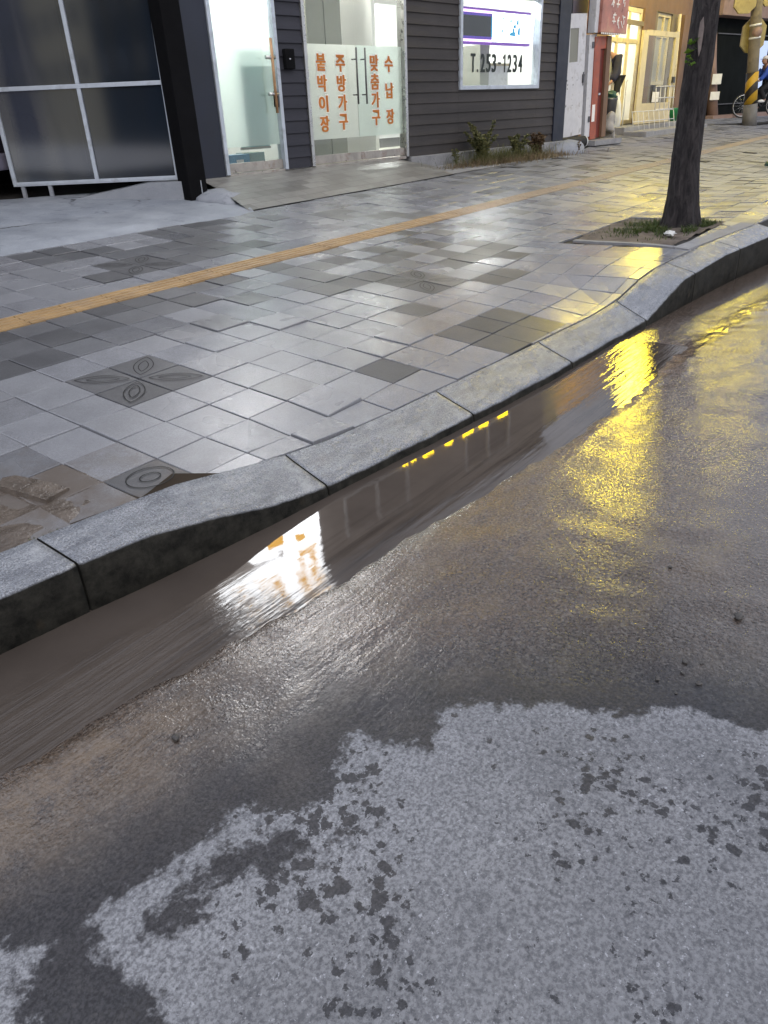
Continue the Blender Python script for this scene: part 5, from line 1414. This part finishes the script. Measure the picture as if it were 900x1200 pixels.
def cyclist(loc, rz):
    t = thing('person', 'cyclist in a blue jacket, white cap and black trousers riding behind the striped pole', 'person', loc, rz)
    V = [(-.26, 0, 1.02), (-.20, 0, 1.20), (-.10, 0, 1.40), (-.02, 0, 1.52), (.03, 0, 1.60),
         (-.20, .10, .98), (.10, .10, .82), (-.10, .12, .52), (.02, .13, .46), (-.20, -.10, .98), (.16, -.10, .72), (.0, -.12, .28), (.12, -.13, .20),
         (-.03, .20, 1.46), (.14, .25, 1.22), (.30, .26, 1.07), (-.03, -.20, 1.46), (.14, -.25, 1.22), (.30, -.26, 1.07)]
    E = [(0, 1), (1, 2), (2, 3), (3, 4), (0, 5), (5, 6), (6, 7), (7, 8), (0, 9), (9, 10), (10, 11), (11, 12), (3, 13), (13, 14), (14, 15), (3, 16), (16, 17), (17, 18)]
    RD = [.15, .14, .16, .13, .055, .10, .075, .05, .04, .10, .075, .05, .04, .07, .05, .035, .07, .05, .035]
    skin('body', V, E, RD, MT['skin'], t)
    bm = BM(); lump(bm, (.07, 0, 1.70), (.10, .078, .125), 71, .05, 3, 2); lump(bm, (.17, 0, 1.69), (.02, .015, .025), 71, .05, 2, 2); obj('head', bm, MT['skin'], t)
    bm = BM(); lump(bm, (.05, 0, 1.765), (.115, .095, .085), 72, .05, 3, 2, flat=1.735); lump(bm, (.18, 0, 1.745), (.075, .07, .012), 73, .05, 2, 2); obj('cap', bm, MT['white_cloth'], t)
    bm = BM(); lump(bm, (.0, 0, 1.70), (.095, .085, .075), 74, .15, 3, 3); obj('hair', bm, MT['hair'], t)
    J = [0, 1, 2, 3, 13, 14, 16, 17]; mp = {a: k for k, a in enumerate(J)}
    JV = [V[a] for a in J] + [Vector(V[14]).lerp(Vector(V[15]), .8), Vector(V[17]).lerp(Vector(V[18]), .8)]
    skin('jacket', JV, [(mp[a], mp[b]) for a, b in E if a in mp and b in mp] + [(5, 8), (7, 9)], [RD[a] + .03 for a in J] + [.06, .06], MT['blue_cloth'], t)
    J = [0, 5, 6, 7, 9, 10, 11]; mp = {a: k for k, a in enumerate(J)}
    skin('trousers', [V[a] for a in J], [(mp[a], mp[b]) for a, b in E if a in mp and b in mp], [RD[a] + .024 for a in J], MT['black_cloth'], t)
    for p in (V[8], V[12]):
        bm = BM(); lump(bm, (p[0], p[1], p[2] + .02), (.13, .05, .05), 75, .1, 2, 2); obj('shoe', bm, MT['bag_white'], t)
    for h in (V[15], V[18]):
        bm = BM()
        for k in range(5):
            p0 = Vector(h) + Vector((.0, (k - 2) * .017, .012)); tube(bm, [p0, p0 + Vector((.05, 0, .0)), p0 + Vector((.05, 0, -.04))], [.010, .009, .007], 6)
        obj('hand', bm, MT['skin'], t)
cyclist(BKL, BKR)

# ------------------------------------------------------------------ utility pole and what it carries
PO = thing('utility_pole', 'leaning concrete utility pole with a yellow and black striped guard', 'pole', (25.0, 2.88, .36))
def lean(z): 
    d = Vector((.62, -.78, 0)); return d * (-.125 * z)
def ptube(bm, z0, z1, r0, r1, seg=20, mat=0, n=2): tube(bm, [lean(z0 + (z1 - z0) * k / n) + Vector((0, 0, z0 + (z1 - z0) * k / n)) for k in range(n + 1)], [r0 + (r1 - r0) * k / n for k in range(n + 1)], seg, mat)
bm = BM(); ptube(bm, -.05, .58, .215, .20); obj('base', bm, MT['pole_low'], PO)
bm = BM(); ptube(bm, .582, 8.5, .165, .12, n=6); obj('shaft', bm, MT['pole'], PO)
def stripes():
    t = NT('striped_guard'); co = t.coord(); m = t.mapping(co, (1, 1, 1)); s = t.n('ShaderNodeSeparateXYZ'); t.l(m, s.inputs[0])
    u = t.math('ADD', s.outputs[2], t.math('MULTIPLY', s.outputs[1], 1.15)); f = t.math('FRACT', t.math('MULTIPLY', u, 1.75))
    c = t.mix(t.math('GREATER_THAN', f, .52), (.50, .30, .02), (.022, .018, .015)); c = t.mix(t.maprange(t.noise(co, 5, 6, .6), .5, .8, 0, .5), c, (.12, .09, .05))
    return t.done(t.bsdf(c, .5, 0, None, .4))
MT['stripe'] = stripes()
bm = BM(); ptube(bm, .585, 1.42, .178, .174); obj('striped_guard', bm, MT['stripe'], PO)
bm = BM(); 
for z in (2.26, 2.58): ptube(bm, z, z + .05, .165, .165)
obj('clamp', bm, MT['bag_white'], PO)
bm = BM(); c = lean(2.4) + Vector((-.06, -.06, 2.42)); lump(bm, c, (.14, .14, .15), 81, .1, 3); obj('signal_box', bm, MT['pink'], PO)
cam2 = R(-52)
def plate(z, w, h, off, name, mat, y=-.0, lab=None):
    m = Matrix.Translation(lean(z) + Vector((0, 0, z))) @ Matrix.Rotation(R(-52), 4, 'Z')
    bm = BM(); c = min(w, h) * .27
    prism(bm, [(off - w / 2 + c, -h / 2), (off + w / 2 - c, -h / 2), (off + w / 2, -h / 2 + c), (off + w / 2, h / 2 - c), (off + w / 2 - c, h / 2), (off - w / 2 + c, h / 2), (off - w / 2, h / 2 - c), (off - w / 2, -h / 2 + c)], y - .04, y + .04, M=m)
    return obj(name, bm, mat, PO)
plate(3.25, .62, .75, -.42, 'octagonal_plate', MT['yellow'], -.2)
plate(2.35, .68, .85, .05, 'back_plate', MT['yellow'], .22)
plate(3.3, .3, .5, .38, 'small_plate', MT['yellow'], .1)
bm = BM(); tube(bm, [(-1.6, 1.3, .03), (-.5, .4, .02), (.3, -.25, .02), (1.2, -1.0, .05), (2.2, -2.0, .05)], .045, 7)
o = obj('cable', bm, MT['black_rubber']); o.location = (25.15, 3.0, pav_z(25.1, 3.0)); tag(o, 'black cable lying on the ground across the foot of the striped pole', 'cable')
# pink post and the dark shutter front
bm = BM(); tube(bm, [(.05, -.05, -.1), (-.20, .2, 1.6), (-.42, .42, 3.6), (-.5, .5, 5.2)], [.20, .18, .17, .16], 10)
o = obj('pink_post', bm, MT['pink']); o.location = (28.45, 5.0, .58); tag(o, 'pink rendered post right of the tree trunk, with posters taped to it', 'post')
bm = BM(); 
m = Matrix.Translation((-.20, .0, 1.12)) @ Matrix.Rotation(R(-52), 4, 'Z'); box(bm, -.16, .16, -.20, -.19, -.15, .16, M=m); m = Matrix.Translation((-.12, .0, .70)) @ Matrix.Rotation(R(-52), 4, 'Z'); box(bm, -.17, .15, -.20, -.19, -.2, .05, M=m)
obj('poster', bm, MT['bag_white'], o)
DS = thing('dark_shopfront', 'black shuttered shopfront behind the striped pole', 'building', (28.54, 4.66, .3), R(-11.5))
bm = BM(); box(bm, -.8, 9, .45, .6, 0, 3.2); obj('shutter', bm, MT['dark_void'], DS)
bm = BM()
for z in (.62, 2.74): box(bm, -.3, 4.0, .40, .448, z, z + .03)
obj('rail', bm, MT['dark_steel'], DS)
bm = BM(); box(bm, -1.2, 9, -.1, .6, 3.202, 6.0); obj('upper_wall', bm, MT['pink'], DS)
bm = BM(); box(bm, -1.2, 9, -.2, 6, 6.002, 6.2); obj('roof', bm, MT['concrete'], DS)
bm = BM(); box(bm, 9.002, 9.2, .2, 6, 0, 6); obj('side_wall', bm, MT['pink'], DS)
MT['shop_blue'] = emitter('pale_lit_window', (.55, .66, .95), 1.2)
bm = BM(); box(bm, 2.55, 3.6, .38, .42, 1.0, 2.6); obj('lit_window', bm, MT['shop_blue'], DS)
bm = BM(); box(bm, -1.0, 3.6, -.2, .35, -.1, .30); obj('step', bm, MT['pink'], DS)
# yellow lit signs above the farther shops, mirrored in the wet road
for (s, z, w, h, m, lab) in ((8.3, 4.35, .8, 2.1, 'glow_yellow', 'tall bright yellow lit sign over the alley whose glare is brightest in the road'), (15.4, 4.9, .9, .7, 'glow_yellow2', 'lower yellow lit sign over the brown shop, glaring in the road near the tree')):
    x, y = fpt(s, -.35)
    t = thing('yellow_lit_sign', lab, 'sign', (x, y, 0), FR, None)
    bm = BM(); box(bm, -w / 2, w / 2, -.1, .1, z, z + h); obj('lit_panel', bm, MT[m], t)
    bm = BM(); box(bm, -w / 2 - .03, w / 2 + .03, -.08, .12, z + h + .002, z + h + .05); box(bm, -w / 2 - .03, w / 2 + .03, -.08, .12, z - .05, z - .002); tube(bm, [(0, .1, z + h / 2), (0, .9, z + h / 2)], .04, 8); obj('case', bm, MT['dark_steel'], t)

# ------------------------------------------------------------------ far side of the street, mirrored in the smoked panes
for (xa, xb, h, m, lab) in ((-58, -45.2, 13, 'cream', 'pale building across the street, mirrored as the light streak in the smoked panes'), (-45, -16, 12, 'dark_void', 'dark building across the street, mirrored in the right hand smoked panes'), (-84, -58.2, 12, 'mauve', 'dim building farthest across the street, mirrored at the edge of the smoked panes')):
    t = thing('building', lab, 'building', ((xa + xb) / 2, -14, -.25), 0)
    wd = (xb - xa) / 2
    bm = BM(); box(bm, -wd, wd, -8, 0, 0, h); obj('wall', bm, MT[m], t)
    bm = BM(); box(bm, -wd - .1, wd + .1, -8.1, .15, h + .002, h + .4); obj('roof', bm, MT['concrete'], t)
    n = int(wd * 2 / 3)
    for k in range(n):
        for z in (4.2, 7.4):
            bm = BM(); box(bm, -wd + 3 * k + .9, -wd + 3 * k + 2.2, .002, .05, z, z + 1.4); obj('window', bm, MT['pane_upper'], t)

# ------------------------------------------------------------------ light, sky, camera
w = bpy.data.worlds.new('World'); bpy.context.scene.world = w; w.use_nodes = True
nt = w.node_tree; nt.nodes.clear()
sky = nt.nodes.new('ShaderNodeTexSky'); sky.sky_type = 'NISHITA'; sky.sun_disc = False
SE, SR = R(34), R(215)
sky.sun_elevation = SE; sky.sun_rotation = SR; sky.air_density = 1.2; sky.dust_density = 4.0; sky.ozone_density = 1.0
hs = nt.nodes.new('ShaderNodeHueSaturation'); hs.inputs['Saturation'].default_value = .62
bg = nt.nodes.new('ShaderNodeBackground'); bg.inputs[1].default_value = .15
ow = nt.nodes.new('ShaderNodeOutputWorld')
tcw = nt.nodes.new('ShaderNodeTexCoord'); cn = nt.nodes.new('ShaderNodeTexNoise'); cn.inputs['Scale'].default_value = 2.3; cn.inputs['Detail'].default_value = 7; cn.inputs['Roughness'].default_value = .6
mpw = nt.nodes.new('ShaderNodeMapping'); mpw.inputs['Scale'].default_value = (1, 1, 2.2); nt.links.new(tcw.outputs['Generated'], mpw.inputs[0]); nt.links.new(mpw.outputs[0], cn.inputs['Vector'])
crw = nt.nodes.new('ShaderNodeMapRange'); crw.inputs[1].default_value = .36; crw.inputs[2].default_value = .60; crw.inputs[3].default_value = .25; crw.inputs[4].default_value = 1.0; nt.links.new(cn.outputs['Fac'], crw.inputs[0])
mxw = nt.nodes.new('ShaderNodeMix'); mxw.data_type = 'RGBA'; nt.links.new(crw.outputs[0], mxw.inputs['Factor']); mxw.inputs[7].default_value = (6.6, 6.9, 7.9, 1)
nt.links.new(sky.outputs[0], hs.inputs['Color']); nt.links.new(hs.outputs[0], mxw.inputs[6]); nt.links.new(mxw.outputs[2], bg.inputs[0]); nt.links.new(bg.outputs[0], ow.inputs[0])
sl = bpy.data.lights.new('sun', 'SUN'); sl.energy = .55; sl.angle = R(20); sl.color = (1, .96, .92)
so = bpy.data.objects.new('sun', sl); C.objects.link(so)
d = Vector((math.sin(SR) * math.cos(SE), math.cos(SR) * math.cos(SE), math.sin(SE)))
so.rotation_euler = d.to_track_quat('Z', 'Y').to_euler(); so.location = (0, -5, 12)

cam = bpy.data.cameras.new('camera'); co_ = bpy.data.objects.new('camera', cam); C.objects.link(co_)
cam.sensor_fit = 'HORIZONTAL'; cam.sensor_width = 36; cam.lens = 866.415 / 900 * 36; cam.clip_end = 500; cam.clip_start = .05
fwv = Vector((.69578325, .53738475, -.47655357)); rv = Vector((.59370787, -.80371196, -.03947208)); uv = Vector((.4042235, .2554696, .87825887))
M = Matrix((rv, uv, -fwv)).transposed().to_4x4(); M.translation = Vector((-2.25099, -3.34239, 1.20066))
co_.matrix_world = M
sc = bpy.context.scene; sc.camera = co_
sc.view_settings.view_transform = 'Standard'; sc.view_settings.look = 'None'; sc.view_settings.exposure = 0; sc.view_settings.gamma = 1
sc.render.engine = 'CYCLES'; sc.cycles.use_denoising = True
sc.cycles.max_bounces = 7; sc.cycles.transparent_max_bounces = 12; sc.cycles.sample_clamp_indirect = 6; sc.cycles.caustics_reflective = False; sc.cycles.caustics_refractive = False
